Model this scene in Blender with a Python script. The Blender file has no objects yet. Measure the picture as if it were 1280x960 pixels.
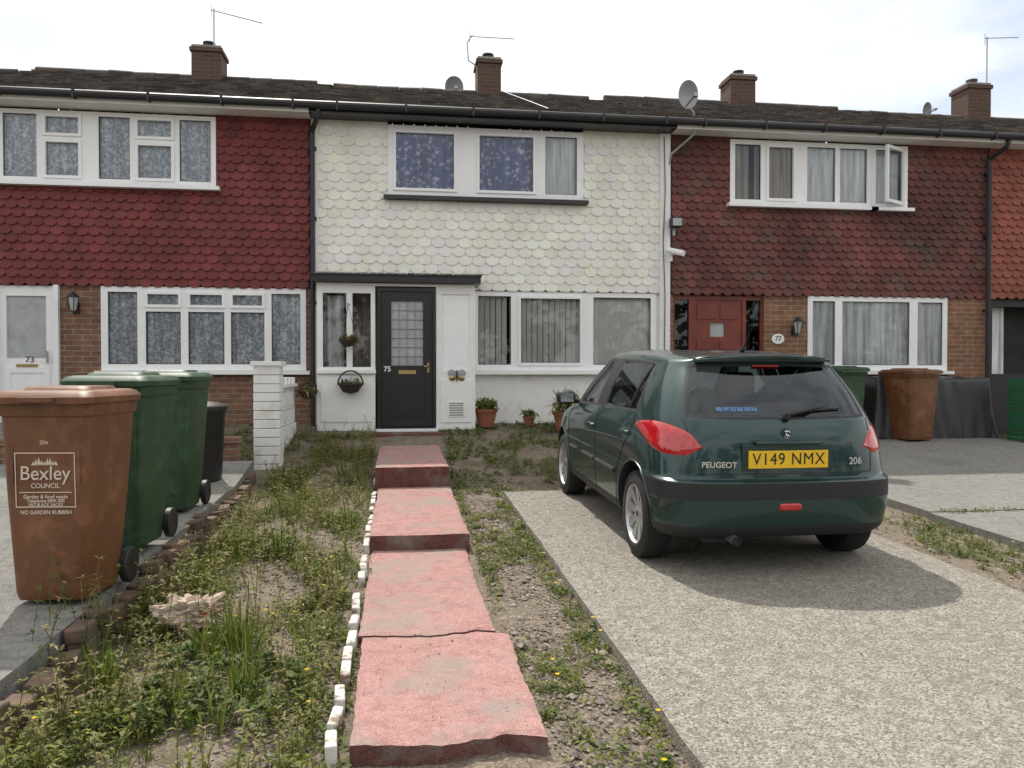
import bpy, bmesh, math, random
from mathutils import Vector, Matrix, noise
from mathutils.bvhtree import BVHTree
random.seed(7)
R=random.random
def U(a,b): return a+(b-a)*R()
sc=bpy.context.scene
col=sc.collection

# ------------------------------------------------------------------ materials
def nt(name):
    m=bpy.data.materials.new(name); m.use_nodes=True
    t=m.node_tree; b=t.nodes['Principled BSDF']
    return m,t,b
def N(t,typ,**kw):
    n=t.nodes.new(typ)
    for k,v in kw.items(): setattr(n,k,v)
    return n
def L(t,a,b): t.links.new(a,b)
def mixc(t,fac,a,b,mode='MIX'):
    n=N(t,'ShaderNodeMix'); n.data_type='RGBA'; n.blend_type=mode
    for s,v in ((n.inputs[0],fac),(n.inputs[6],a),(n.inputs[7],b)):
        if hasattr(v,'is_linked') : L(t,v,s)
        elif isinstance(v,(int,float)): s.default_value=v
        else: s.default_value=(*v[:3],1)
    return n.outputs[2]
def ramp(t,inp,p0,p1):
    r=N(t,'ShaderNodeMapRange'); r.inputs[1].default_value=p0; r.inputs[2].default_value=p1
    L(t,inp,r.inputs[0]); return r.outputs[0]
def noi(t,scale,detail=6,rough=.6,vec=None):
    n=N(t,'ShaderNodeTexNoise'); n.inputs['Scale'].default_value=scale; n.inputs['Detail'].default_value=detail; n.inputs['Roughness'].default_value=rough
    if vec is None:
        c=N(t,'ShaderNodeTexCoord'); vec=c.outputs['Object']
    L(t,vec,n.inputs['Vector']); return n.outputs['Fac']
def bumpn(t,b,h,strength,dist=.01):
    n=N(t,'ShaderNodeBump'); n.inputs['Strength'].default_value=strength; n.inputs['Distance'].default_value=dist
    L(t,h,n.inputs['Height']); L(t,n.outputs[0],b.inputs['Normal'])
def plain(name,c,rough=.6,metal=0,var=.25,scale=6,bump=0,bscale=60,attr=False,spec=.5,coat=0,dirt=None):
    m,t,b=nt(name)
    c2=tuple(x*(1-var) for x in c)
    o=mixc(t,ramp(t,noi(t,scale,4),.35,.65),c,c2)
    if dirt:
        o=mixc(t,ramp(t,noi(t,dirt[1],6,.7),dirt[2],dirt[3]),o,dirt[0])
    if attr:
        a=N(t,'ShaderNodeAttribute'); a.attribute_name='Col'
        o=mixc(t,1.0,o,a.outputs['Color'],'MULTIPLY')
    L(t,o,b.inputs['Base Color'])
    b.inputs['Roughness'].default_value=rough; b.inputs['Metallic'].default_value=metal
    b.inputs['Specular IOR Level'].default_value=spec; b.inputs['Coat Weight'].default_value=coat
    if bump: bumpn(t,b,noi(t,bscale,4,.7),bump,.01)
    return m
def brickmat(name,c1,c2,mortar):
    m,t,b=nt(name)
    tc=N(t,'ShaderNodeTexCoord'); s=N(t,'ShaderNodeSeparateXYZ'); L(t,tc.outputs['Object'],s.inputs[0])
    ad=N(t,'ShaderNodeMath'); L(t,s.outputs[0],ad.inputs[0]); L(t,s.outputs[1],ad.inputs[1])
    cb=N(t,'ShaderNodeCombineXYZ'); L(t,ad.outputs[0],cb.inputs[0]); L(t,s.outputs[2],cb.inputs[1])
    br=N(t,'ShaderNodeTexBrick'); L(t,cb.outputs[0],br.inputs['Vector'])
    br.inputs['Scale'].default_value=1; br.inputs['Brick Width'].default_value=.225; br.inputs['Row Height'].default_value=.075
    br.inputs['Mortar Size'].default_value=.006; br.inputs['Color1'].default_value=(*c1,1); br.inputs['Color2'].default_value=(*c2,1); br.inputs['Mortar'].default_value=(*mortar,1)
    br.inputs['Bias'].default_value=0
    o=mixc(t,ramp(t,noi(t,9),.3,.7),br.outputs['Color'],(.09,.05,.035))
    o2=mixc(t,.55,br.outputs['Color'],o)
    L(t,o2,b.inputs['Base Color']); b.inputs['Roughness'].default_value=.9
    inv=N(t,'ShaderNodeMath',operation='SUBTRACT'); inv.inputs[0].default_value=1; L(t,br.outputs['Fac'],inv.inputs[1])
    bumpn(t,b,inv.outputs[0],.6,.006)
    return m
def pebbly(name,ca,cb,cell=110,sp=.5,bump=.5,green=None,stain=None,mixf=.6):
    m,t,b=nt(name)
    tc=N(t,'ShaderNodeTexCoord')
    v=N(t,'ShaderNodeTexVoronoi'); v.inputs['Scale'].default_value=cell; L(t,tc.outputs['Object'],v.inputs['Vector'])
    base=mixc(t,ramp(t,noi(t,1.3,6,.65),.35,.65),ca,cb)
    s=N(t,'ShaderNodeSeparateColor'); L(t,v.outputs['Color'],s.inputs[0])
    dark=tuple(x*(1-sp) for x in ca); lite=tuple(min(.7,x*(1+sp*.9)) for x in ca)
    sp_=mixc(t,s.outputs[0],dark,lite)
    o=mixc(t,mixf,base,sp_)
    o=mixc(t,ramp(t,noi(t,14,6,.7),.45,.75),o,tuple(x*.7 for x in cb))
    if stain: o=mixc(t,ramp(t,noi(t,stain[1],7,.6),stain[2],stain[3]),o,stain[0])
    if green: o=mixc(t,ramp(t,noi(t,2.2,6,.7),green[1],green[2]),o,green[0])
    L(t,o,b.inputs['Base Color']); b.inputs['Roughness'].default_value=.95; b.inputs['Specular IOR Level'].default_value=.2
    ad=N(t,'ShaderNodeMath',operation='SUBTRACT'); L(t,noi(t,60,4),ad.inputs[0]); L(t,v.outputs['Distance'],ad.inputs[1])
    bumpn(t,b,ad.outputs[0],bump,.006)
    return m
def glassmat(name,tint=(.85,.9,.9),refl=.08,dark=0):
    m=bpy.data.materials.new(name); m.use_nodes=True; t=m.node_tree; t.nodes.clear()
    out=N(t,'ShaderNodeOutputMaterial'); tr=N(t,'ShaderNodeBsdfTransparent'); tr.inputs[0].default_value=(*tint,1)
    gl=N(t,'ShaderNodeBsdfGlossy'); gl.inputs['Roughness'].default_value=.02; gl.inputs['Color'].default_value=(.9,.95,1,1)
    fr=N(t,'ShaderNodeFresnel'); fr.inputs[0].default_value=1.5
    ad=N(t,'ShaderNodeMath',operation='ADD'); ad.inputs[1].default_value=refl; L(t,fr.outputs[0],ad.inputs[0])
    mx=N(t,'ShaderNodeMixShader'); L(t,ad.outputs[0],mx.inputs[0]); L(t,tr.outputs[0],mx.inputs[1]); L(t,gl.outputs[0],mx.inputs[2]); L(t,mx.outputs[0],out.inputs[0])
    return m
def foliage(name,rough=.6):
    m=bpy.data.materials.new(name); m.use_nodes=True; t=m.node_tree; b=t.nodes['Principled BSDF']; out=t.nodes['Material Output']
    a=N(t,'ShaderNodeAttribute'); a.attribute_name='Col'
    L(t,a.outputs['Color'],b.inputs['Base Color']); b.inputs['Roughness'].default_value=rough; b.inputs['Specular IOR Level'].default_value=.25
    tl=N(t,'ShaderNodeBsdfTranslucent'); o=mixc(t,1.0,a.outputs['Color'],(1.3,1.4,.6),'MULTIPLY'); L(t,o,tl.inputs[0])
    mx=N(t,'ShaderNodeMixShader'); mx.inputs[0].default_value=.35; L(t,b.outputs[0],mx.inputs[1]); L(t,tl.outputs[0],mx.inputs[2]); L(t,mx.outputs[0],out.inputs[0])
    return m
def curtainmat(name,base,spot,scale=14,lo=.2,hi=.4,fold=.5,pat=.6,fs=16):
    """gathered net: printed/woven motif + fold shading painted in as darker vertical bands"""
    m,t,b=nt(name)
    tc=N(t,'ShaderNodeTexCoord')
    o=base
    if pat>0:
        nz=N(t,'ShaderNodeTexNoise'); nz.inputs['Scale'].default_value=scale*.6; nz.inputs['Detail'].default_value=2; L(t,tc.outputs['Object'],nz.inputs['Vector'])
        vm=N(t,'ShaderNodeMix'); vm.data_type='RGBA'; vm.inputs[0].default_value=.12; L(t,tc.outputs['Object'],vm.inputs[6]); L(t,nz.outputs['Color'],vm.inputs[7])
        v=N(t,'ShaderNodeTexVoronoi'); v.inputs['Scale'].default_value=scale; L(t,vm.outputs[2],v.inputs['Vector'])
        f=ramp(t,v.outputs['Distance'],lo,hi)
        n=ramp(t,noi(t,scale*2.2,2),.36,.52)
        f2=N(t,'ShaderNodeMath',operation='MULTIPLY'); L(t,f,f2.inputs[0]); L(t,n,f2.inputs[1])
        f3=N(t,'ShaderNodeMath',operation='MULTIPLY'); L(t,f2.outputs[0],f3.inputs[0]); f3.inputs[1].default_value=pat
        o=mixc(t,f3.outputs[0],base,spot)
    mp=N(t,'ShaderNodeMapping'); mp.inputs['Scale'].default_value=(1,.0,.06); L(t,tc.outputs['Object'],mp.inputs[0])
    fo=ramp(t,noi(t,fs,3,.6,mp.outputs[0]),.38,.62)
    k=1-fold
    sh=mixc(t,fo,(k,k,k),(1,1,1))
    o=mixc(t,1.0,o,sh,'MULTIPLY')  # shade of the folds multiplied into the cloth colour
    L(t,o,b.inputs['Base Color']); b.inputs['Roughness'].default_value=.95
    return m

M={}
M['redtile']=plain('red_clay_tile',(.185,.036,.034),.75,var=.35,scale=3,bump=.3,attr=True,dirt=((.10,.05,.045),5,.55,.8))
M['redtile2']=plain('weathered_red_tile',(.17,.055,.048),.8,var=.35,scale=2,bump=.3,attr=True,dirt=((.085,.072,.055),2.2,.5,.75))
M['redtile3']=plain('orange_red_tile',(.28,.085,.055),.8,var=.3,scale=2,bump=.3,attr=True)
M['whitetile']=plain('white_painted_tile',(.80,.785,.72),.6,var=.07,scale=3,bump=.12,attr=True,dirt=((.60,.57,.49),2.5,.5,.85))
M['rooftile']=plain('concrete_roof_tile',(.075,.062,.053),.95,var=.5,scale=3,bump=.6,bscale=40,attr=True,dirt=((.16,.15,.12),12,.55,.75))
M['brick']=brickmat('brown_brick',(.27,.14,.08),(.17,.085,.05),(.30,.27,.23))
M['brick2']=brickmat('orange_brick',(.32,.15,.08),(.22,.10,.055),(.32,.29,.24))
M['upvc']=plain('white_upvc',(.84,.85,.85),.35,var=.05,dirt=((.70,.70,.68),4,.6,.85))
M['whitepaint']=plain('white_render',(.80,.80,.77),.75,var=.06,bump=.5,bscale=90,dirt=((.52,.50,.43),3,.55,.8))
M['whitewood']=plain('white_paint_wood',(.80,.80,.78),.5,var=.06,dirt=((.62,.60,.55),5,.6,.85))
M['black']=plain('black_gloss',(.012,.012,.014),.3,var=.1)
M['blackpl']=plain('black_plastic',(.018,.018,.02),.5,var=.2)
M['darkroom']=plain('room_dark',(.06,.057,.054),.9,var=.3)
M['glass']=glassmat('window_glass',(.96,.97,.97),refl=.01)
M['frost']=plain('frosted_glass',(.42,.45,.45),.12,var=.25,scale=5,bump=.3,bscale=120)
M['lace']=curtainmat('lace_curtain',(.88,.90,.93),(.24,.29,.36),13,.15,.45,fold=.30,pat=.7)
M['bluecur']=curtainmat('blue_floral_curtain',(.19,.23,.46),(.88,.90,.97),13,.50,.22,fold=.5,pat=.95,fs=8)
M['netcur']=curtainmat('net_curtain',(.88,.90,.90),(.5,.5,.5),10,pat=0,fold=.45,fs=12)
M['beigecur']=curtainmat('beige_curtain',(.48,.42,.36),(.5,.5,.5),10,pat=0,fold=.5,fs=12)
M['blind']=plain('vertical_blind_fabric',(.88,.86,.80),.9,var=.10)
M['reddoor']=plain('red_brown_door',(.20,.040,.024),.4,var=.3,scale=4)
M['concrete']=pebbly('driveway_concrete',(.280,.260,.222),(.225,.208,.176),115,.72,.7,stain=((.15,.138,.118),.7,.60,.80),mixf=.72)
M['concrete2']=pebbly('neighbour_concrete',(.235,.228,.208),(.18,.175,.162),150,.45,.4,stain=((.12,.115,.11),.5,.6,.8))
M['pink']=pebbly('pink_painted_concrete',(.43,.250,.228),(.37,.200,.183),160,.35,.7,stain=((.30,.255,.225),2.3,.49,.66))
M['pinkd']=pebbly('dark_step_edge',(.17,.072,.065),(.12,.06,.055),120,.4,.6,stain=((.2,.17,.15),4,.5,.65))  # redder and darker than the slab tops, with grey-brown blotches
M['soil']=pebbly('soil_gravel',(.225,.185,.142),(.16,.13,.10),90,.6,1.0,green=((.075,.085,.033),.54,.72))
M['asphalt']=pebbly('asphalt',(.055,.055,.056),(.045,.045,.046),120,.5,.6)
M['kerb']=plain('kerb_stone',(.28,.27,.25),.9,var=.3,bump=.4)
M['chimbrick']=brickmat('chimney_brick',(.11,.058,.042),(.075,.042,.034),(.13,.115,.10))
M['terracotta']=plain('terracotta',(.30,.11,.06),.85,var=.3)
M['metal']=plain('grey_metal',(.35,.36,.37),.4,metal=.8,var=.2)
M['dish']=plain('dish_grey',(.33,.34,.35),.6,var=.15)
M['leaf']=foliage('foliage')
M['bark']=plain('bark',(.08,.06,.045),.95,var=.4,bump=.5)
M['edgebrick']=plain('edging_brick',(.22,.14,.10),.95,var=.45,scale=8,bump=.6,attr=True,dirt=((.10,.09,.06),10,.45,.65))
M['whitebrick']=plain('white_painted_brick',(.70,.68,.63),.85,var=.15,scale=8,bump=.6,dirt=((.22,.15,.11),14,.48,.64))
M['stone']=plain('pebble_stone',(.32,.29,.25),.9,var=.4,scale=20,attr=True)
M['wicker']=plain('wicker',(.07,.045,.03),.9,var=.5,scale=60,bump=.8)
M['gold']=plain('brass',(.45,.35,.15),.35,metal=.9,var=.2)

# ------------------------------------------------------------------ mesh builder
class MB:
    def __init__(s): s.v=[];s.f=[];s.m=[];s.c=[];s.mats=[]
    def mi(s,m):
        if isinstance(m,str): m=M[m]
        if m not in s.mats: s.mats.append(m)
        return s.mats.index(m)
    def poly(s,pts,m,c=(1,1,1)):
        i=len(s.v); s.v+= [tuple(p) for p in pts]; s.c+=[c]*len(pts); s.f.append(tuple(range(i,i+len(pts)))); s.m.append(s.mi(m))
    def raw(s,vs,fs,m,c=(1,1,1)):
        i=len(s.v); s.v+=[tuple(p) for p in vs]; s.c+=[c]*len(vs); k=s.mi(m)
        for f in fs: s.f.append(tuple(a+i for a in f)); s.m.append(k)
    def box(s,x0,x1,y0,y1,z0,z1,m,c=(1,1,1),mat=None):
        vs=[Vector(p) for p in ((x0,y0,z0),(x1,y0,z0),(x1,y1,z0),(x0,y1,z0),(x0,y0,z1),(x1,y0,z1),(x1,y1,z1),(x0,y1,z1))]
        if mat is not None: vs=[mat@p for p in vs]
        s.raw(vs,[(0,3,2,1),(4,5,6,7),(0,1,5,4),(1,2,6,5),(2,3,7,6),(3,0,4,7)],m,c)
    def tube(s,pts,r,m,seg=8,c=(1,1,1),cap=True):
        pts=[Vector(p) for p in pts]; n=len(pts); vs=[]; fs=[]
        rr=r if isinstance(r,(list,tuple)) else [r]*n
        up=None
        for i,p in enumerate(pts):
            d=(pts[min(i+1,n-1)]-pts[max(i-1,0)]).normalized()
            if up is None:
                up=Vector((0,0,1)) if abs(d.z)<.9 else Vector((1,0,0))
            a=d.cross(up).normalized(); b=a.cross(d).normalized(); up=b
            for k in range(seg):
                t=2*math.pi*k/seg; vs.append(p+(a*math.cos(t)+b*math.sin(t))*rr[i])
        for i in range(n-1):
            for k in range(seg):
                k2=(k+1)%seg; fs.append((i*seg+k,i*seg+k2,(i+1)*seg+k2,(i+1)*seg+k))
        if cap: fs.append(tuple(range(seg-1,-1,-1))); fs.append(tuple((n-1)*seg+k for k in range(seg)))
        s.raw(vs,fs,m,c)
    def lathe(s,prof,m,mat,seg=24,c=(1,1,1)):
        vs=[];fs=[];n=len(prof)
        for r,a in prof:
            for k in range(seg):
                t=2*math.pi*k/seg; vs.append(mat@Vector((r*math.cos(t),r*math.sin(t),a)))
        for i in range(n-1):
            for k in range(seg):
                k2=(k+1)%seg; fs.append((i*seg+k,i*seg+k2,(i+1)*seg+k2,(i+1)*seg+k))
        s.raw(vs,fs,m,c)
    def loft(s,secs,m,cap=True,c=(1,1,1)):
        n=len(secs[0]); vs=[p for q in secs for p in q]; fs=[]
        for i in range(len(secs)-1):
            for k in range(n):
                k2=(k+1)%n; fs.append((i*n+k,i*n+k2,(i+1)*n+k2,(i+1)*n+k))
        if cap: fs.append(tuple(range(n-1,-1,-1))); fs.append(tuple((len(secs)-1)*n+k for k in range(n)))
        s.raw(vs,fs,m,c)
    def obj(s,name,parent=None,smooth=False,bevel=0,angle=35):
        me=bpy.data.meshes.new(name); me.from_pydata(s.v,[],s.f)
        for m in s.mats: me.materials.append(m)
        me.polygons.foreach_set('material_index',s.m)
        ca=me.color_attributes.new('Col','FLOAT_COLOR','POINT')
        fl=[]
        for c in s.c: fl+= [c[0],c[1],c[2],1]
        ca.data.foreach_set('color',fl)
        me.update()
        o=bpy.data.objects.new(name,me); col.objects.link(o)
        if smooth: 
            me.polygons.foreach_set('use_smooth',[True]*len(me.polygons))
            try: me.set_sharp_from_angle(angle=math.radians(angle))
            except Exception: pass
        if bevel:
            b=o.modifiers.new('bevel','BEVEL'); b.width=bevel; b.segments=2; b.limit_method='ANGLE'
        if parent: link(o,parent)
        return o
def empty(name,loc=(0,0,0)):
    e=bpy.data.objects.new(name,None); e.location=loc; e.empty_display_size=.2; col.objects.link(e); return e
def link(o,p):
    o.parent=p; 
    o.matrix_parent_inverse=(Matrix.LocRotScale(p.location,p.rotation_euler.to_matrix(),None)).inverted()
def text(s,body,parent,size,mat,loc,rot,ext=.001,name='text',local=False,align='CENTER',sx=1,sp=1):
    cu=bpy.data.curves.new(name,'FONT'); cu.body=body; cu.size=size; cu.extrude=ext; cu.align_x=align; cu.align_y='CENTER'; cu.offset=s; cu.space_character=sp
    o=bpy.data.objects.new(name,cu); col.objects.link(o); cu.materials.append(M[mat] if isinstance(mat,str) else mat)
    o.location=loc; o.rotation_euler=rot; o.scale=(sx,1,1)
    if parent:
        if local: o.parent=parent
        else: link(o,parent)
    return o

# ------------------------------------------------------------------ terrain
def sm(t): t=max(0,min(1,t)); return t
def G(x,y):
    b=.03*max(0,min(y,7.9))
    t=sm((y-7.9)/3.7)
    k=sm((x-3.9)/.6)
    return b+t*(.49*(1-k)+.22*k)
xs=[-400,-150,-60,-30,-18]+[-13+.25*i for i in range(116)]+[18,30,60,150,400]
ys=[-400,-150,-60,-20,-8]+[-5+.2*i for i in range(86)]+[14,20,40,90,200,400]
vs=[];fs=[]
for y in ys:
    for x in xs:
        n=noise.noise(Vector((x*1.7,y*1.7,0)))*.022 + noise.noise(Vector((x*6,y*6,3)))*.008 if (-13<x<16 and y<12) else 0
        vs.append((x,y,G(x,y)-.065+n))
nx=len(xs)
for j in range(len(ys)-1):
    for i in range(nx-1): fs.append((j*nx+i,j*nx+i+1,(j+1)*nx+i+1,(j+1)*nx+i))
mb=MB(); mb.raw(vs,fs,'soil'); ground=mb.obj('ground',smooth=True,angle=180)

def slab(name,x0,x1,y0,y1,top,th,mat,side=None,jx=.006,step=.12,nxs=14,crack=None):
    mb=MB(); ny=max(2,int((y1-y0)/step)); g=[]
    for j in range(ny+1):
        y=y0+(y1-y0)*j/ny; row=[]
        for i in range(nxs+1):
            x=x0+(x1-x0)*i/nxs
            dx=0
            if i in (0,nxs): dx=noise.noise(Vector((x*3,y*3,1)))*jx*1.5+noise.noise(Vector((x,y*21,4)))*jx
            dy=0
            if j in (0,ny) and crack: dy=noise.noise(Vector((x*4,5,1)))*crack+noise.noise(Vector((x*17,5,1)))*crack*.25
            z=top(x,y)+noise.noise(Vector((x*2,y*2,8)))*.004
            if i in (0,nxs) or j in (0,ny): z-=.006
            row.append((x+dx,y+dy,z))
        g.append(row)
    n=nxs+1; v=[p for r in g for p in r]; f=[]
    for j in range(ny):
        for i in range(nxs): f.append((j*n+i,j*n+i+1,(j+1)*n+i+1,(j+1)*n+i))
    mb.raw(v,f,mat)
    side=side or mat
    loop=[g[0][i] for i in range(n)]+[g[j][-1] for j in range(1,ny+1)]+[g[-1][i] for i in range(n-2,-1,-1)]+[g[j][0] for j in range(ny-1,0,-1)]
    k=len(loop); v=loop+[(p[0],p[1],p[2]-th) for p in loop]
    mb.raw(v,[(i+k,(i+1)%k+k,(i+1)%k,i) for i in range(k)],side)
    return mb.obj(name)
slab('driveway',1.03,3.66,-3,2.2,lambda x,y:G(x,y),.16,'concrete')
slab('driveway',1.03,3.66,2.212,7.9,lambda x,y:G(x,y),.16,'concrete')
slab('neighbour_driveway',4.6,9.0,-3,6.4,lambda x,y:G(x,y)+.01,.16,'concrete2')
slab('neighbour_driveway',4.62,9.0,6.42,11.0,lambda x,y:G(x,y)+.015,.16,'concrete2')
slab('neighbour_driveway',-6.4,-1.56,-3,8.85,lambda x,y:G(x,y)+.12,.25,'concrete2')
slab('neighbour_path',-5.6,-4.6,9.2,11.6,lambda x,y:G(x,y)+.03,.2,'concrete2')
pth=empty('garden_path',(0.16,5,0))
def P(o): link(o,pth); return o
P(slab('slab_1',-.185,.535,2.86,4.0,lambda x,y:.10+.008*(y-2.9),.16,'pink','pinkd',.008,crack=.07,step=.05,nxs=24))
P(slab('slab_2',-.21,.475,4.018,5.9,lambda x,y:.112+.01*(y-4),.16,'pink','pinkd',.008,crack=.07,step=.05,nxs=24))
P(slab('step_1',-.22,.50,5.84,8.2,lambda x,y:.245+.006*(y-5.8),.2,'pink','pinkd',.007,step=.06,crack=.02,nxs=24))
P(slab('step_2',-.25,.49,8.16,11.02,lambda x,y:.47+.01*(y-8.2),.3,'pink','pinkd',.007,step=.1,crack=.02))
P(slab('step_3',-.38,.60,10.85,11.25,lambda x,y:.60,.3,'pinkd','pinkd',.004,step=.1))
slab('pavement',-30,30,-5.2,-3.05,lambda x,y:-.0,.2,'concrete2',nxs=60,step=.5)
slab('kerb',-30,30,-5.33,-5.21,lambda x,y:.0,.2,'kerb',nxs=40,step=.5,jx=0)
slab('road',-60,60,-12.5,-5.35,lambda x,y:-.04,.1,'asphalt',nxs=40,step=1,jx=0)

# ------------------------------------------------------------------ facade helpers
def holes_panel(mb,X0,X1,Z0,Z1,Y,holes,depth,m,outer=False):
    xs=sorted(set([X0,X1]+[a for h in holes for a in h[:2]])); zs=sorted(set([Z0,Z1]+[a for h in holes for a in h[2:4]]))
    xs=[x for x in xs if X0<=x<=X1]; zs=[z for z in zs if Z0<=z<=Z1]
    for i in range(len(xs)-1):
        for j in range(len(zs)-1):
            cx=(xs[i]+xs[i+1])/2; cz=(zs[j]+zs[j+1])/2
            if any(h[0]<cx<h[1] and h[2]<cz<h[3] for h in holes): continue
            mb.poly([(xs[i],Y,zs[j]),(xs[i+1],Y,zs[j]),(xs[i+1],Y,zs[j+1]),(xs[i],Y,zs[j+1])],m)
    def ring(h,flip):
        a,b,c,d=h[:4]; y2=Y+depth
        q=[[(a,Y,c),(a,y2,c),(b,y2,c),(b,Y,c)],[(a,Y,d),(b,Y,d),(b,y2,d),(a,y2,d)],[(a,Y,c),(a,Y,d),(a,y2,d),(a,y2,c)],[(b,Y,c),(b,y2,c),(b,y2,d),(b,Y,d)]]
        for p in q: mb.poly(p[::-1] if flip else p,m)
    for h in holes: ring(h,False)
    if outer: ring((X0,X1,Z0,Z1),True)
def tiles(mb,x0,x1,z0,z1,Y,w,g,m,ops,jit=.15,grime=None,proud=.034):
    rows=int((z1-z0)/g)+1
    for r in range(rows):
        zb=z0+r*g; zt=min(zb+g*1.55,z1+.02)
        if zb>z1-.02: break
        off=(r%2)*w*.5
        n=int((x1-x0)/w)+2
        for i in range(-1,n):
            a=x0+i*w+off; b=a+w
            segs=[(max(a,x0),min(b,x1))]
            zz=zt
            for o in ops:
                if o[2]-.001<zb+g*.5<o[3]:
                    ns=[]
                    for s0,s1 in segs:
                        if s1<=o[0] or s0>=o[1]: ns.append((s0,s1))
                        else:
                            if s0<o[0]: ns.append((s0,o[0]))
                            if s1>o[1]: ns.append((o[1],s1))
                    segs=ns
                elif zb<o[2]<zt and a<o[1] and b>o[0]: zz=min(zz,o[2])
            for s0,s1 in segs:
                if s1-s0<.025: continue
                t=U(-.004,.004); e=.0015
                A=s0+e;B=s1-e; c2=(B-A)*.27; c1=g*.34
                v=1+U(-jit,jit); cc=(v,v*U(.95,1.05),v*U(.95,1.05))
                if grime: 
                    q=1-grime*max(0,noise.noise(Vector((s0*.9,zb*.9,5)))+.15); cc=tuple(k*q for k in cc)
                def yy(z): return Y-.008-(zt-z)/(zt-zb)*(proud+t)
                dz=U(-.003,.003)
                pt=[(A,zz),(B,zz),(B,zb+c1+dz),(B-c2,zb+dz),(A+c2,zb+dz),(A,zb+c1+dz)]
                P3=[(x,yy(z),z) for x,z in pt]
                back=[(x,y+.016,z) for x,y,z in P3]
                mb.raw(P3+back,[(0,5,4,3,2,1),(2,3,9,8),(3,4,10,9),(4,5,11,10),(1,2,8,7),(5,0,6,11)],m,cc)
def curtain(mb,x0,x1,z0,z1,y,m,amp=.012,wl=.11):
    n=max(4,int((x1-x0)/.012)); vs=[];fs=[]; ph=U(0,9)
    for i in range(n+1):
        x=x0+(x1-x0)*i/n
        d=amp*math.sin(x*2*math.pi/wl+ph+1.5*math.sin(x*7))+amp*.4*math.sin(x*2*math.pi/.05)
        vs+=[(x,y+d*.8,z0),(x,y+d,z1)]
    for i in range(n): fs.append((2*i,2*i+2,2*i+3,2*i+1))
    mb.raw(vs,fs,m)
def window(name,parent,X0,X1,Z0,Z1,Y,cells,cur='lace',sash=(),curs=None,sill=None,frame='upvc'):
    mb=MB()
    holes_panel(mb,X0,X1,Z0,Z1,Y,cells,.05,frame,outer=True)
    for i in sash:
        c=cells[i]; e=.012
        holes_panel(mb,c[0]-e,c[1]+e,c[2]-e,c[3]+e,Y-.02,[(c[0]+.028,c[1]-.028,c[2]+.028,c[3]-.028)],.05,frame,outer=True)
    if sill: mb.box(X0-.06,X1+.06,Y-.10,Y+.04,Z0-.055,Z0-.003,sill)
    o=mb.obj(name,parent)
    gk=MB()
    for c in cells:
        a,b,d,f=c
        for q in ((a,b,d,d+.009),(a,b,f-.009,f),(a,a+.009,d+.009,f-.009),(b-.009,b,d+.009,f-.009)): gk.box(q[0],q[1],Y+.02,Y+.027,q[2],q[3],'blackpl')
    gk.obj(name+'_gasket',parent)
    g=MB()
    for c in cells: g.poly([(c[0],Y+.028,c[2]),(c[1],Y+.028,c[2]),(c[1],Y+.028,c[3]),(c[0],Y+.028,c[3])],'glass')
    g.obj(name+'_glass',parent)
    k=MB()
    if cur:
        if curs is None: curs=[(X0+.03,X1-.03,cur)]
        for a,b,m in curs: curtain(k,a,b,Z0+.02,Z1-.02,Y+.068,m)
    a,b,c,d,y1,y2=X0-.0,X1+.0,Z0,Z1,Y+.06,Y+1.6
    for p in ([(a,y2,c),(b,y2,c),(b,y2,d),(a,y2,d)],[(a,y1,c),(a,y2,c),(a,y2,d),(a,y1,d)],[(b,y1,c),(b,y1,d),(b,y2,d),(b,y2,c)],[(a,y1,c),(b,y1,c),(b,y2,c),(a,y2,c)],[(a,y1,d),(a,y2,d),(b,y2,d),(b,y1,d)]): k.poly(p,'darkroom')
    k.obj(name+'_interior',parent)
Y0=11.8; ZB=2.64; ZE=5.06; RY=15.8; RZ=6.95; EY=11.42
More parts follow.
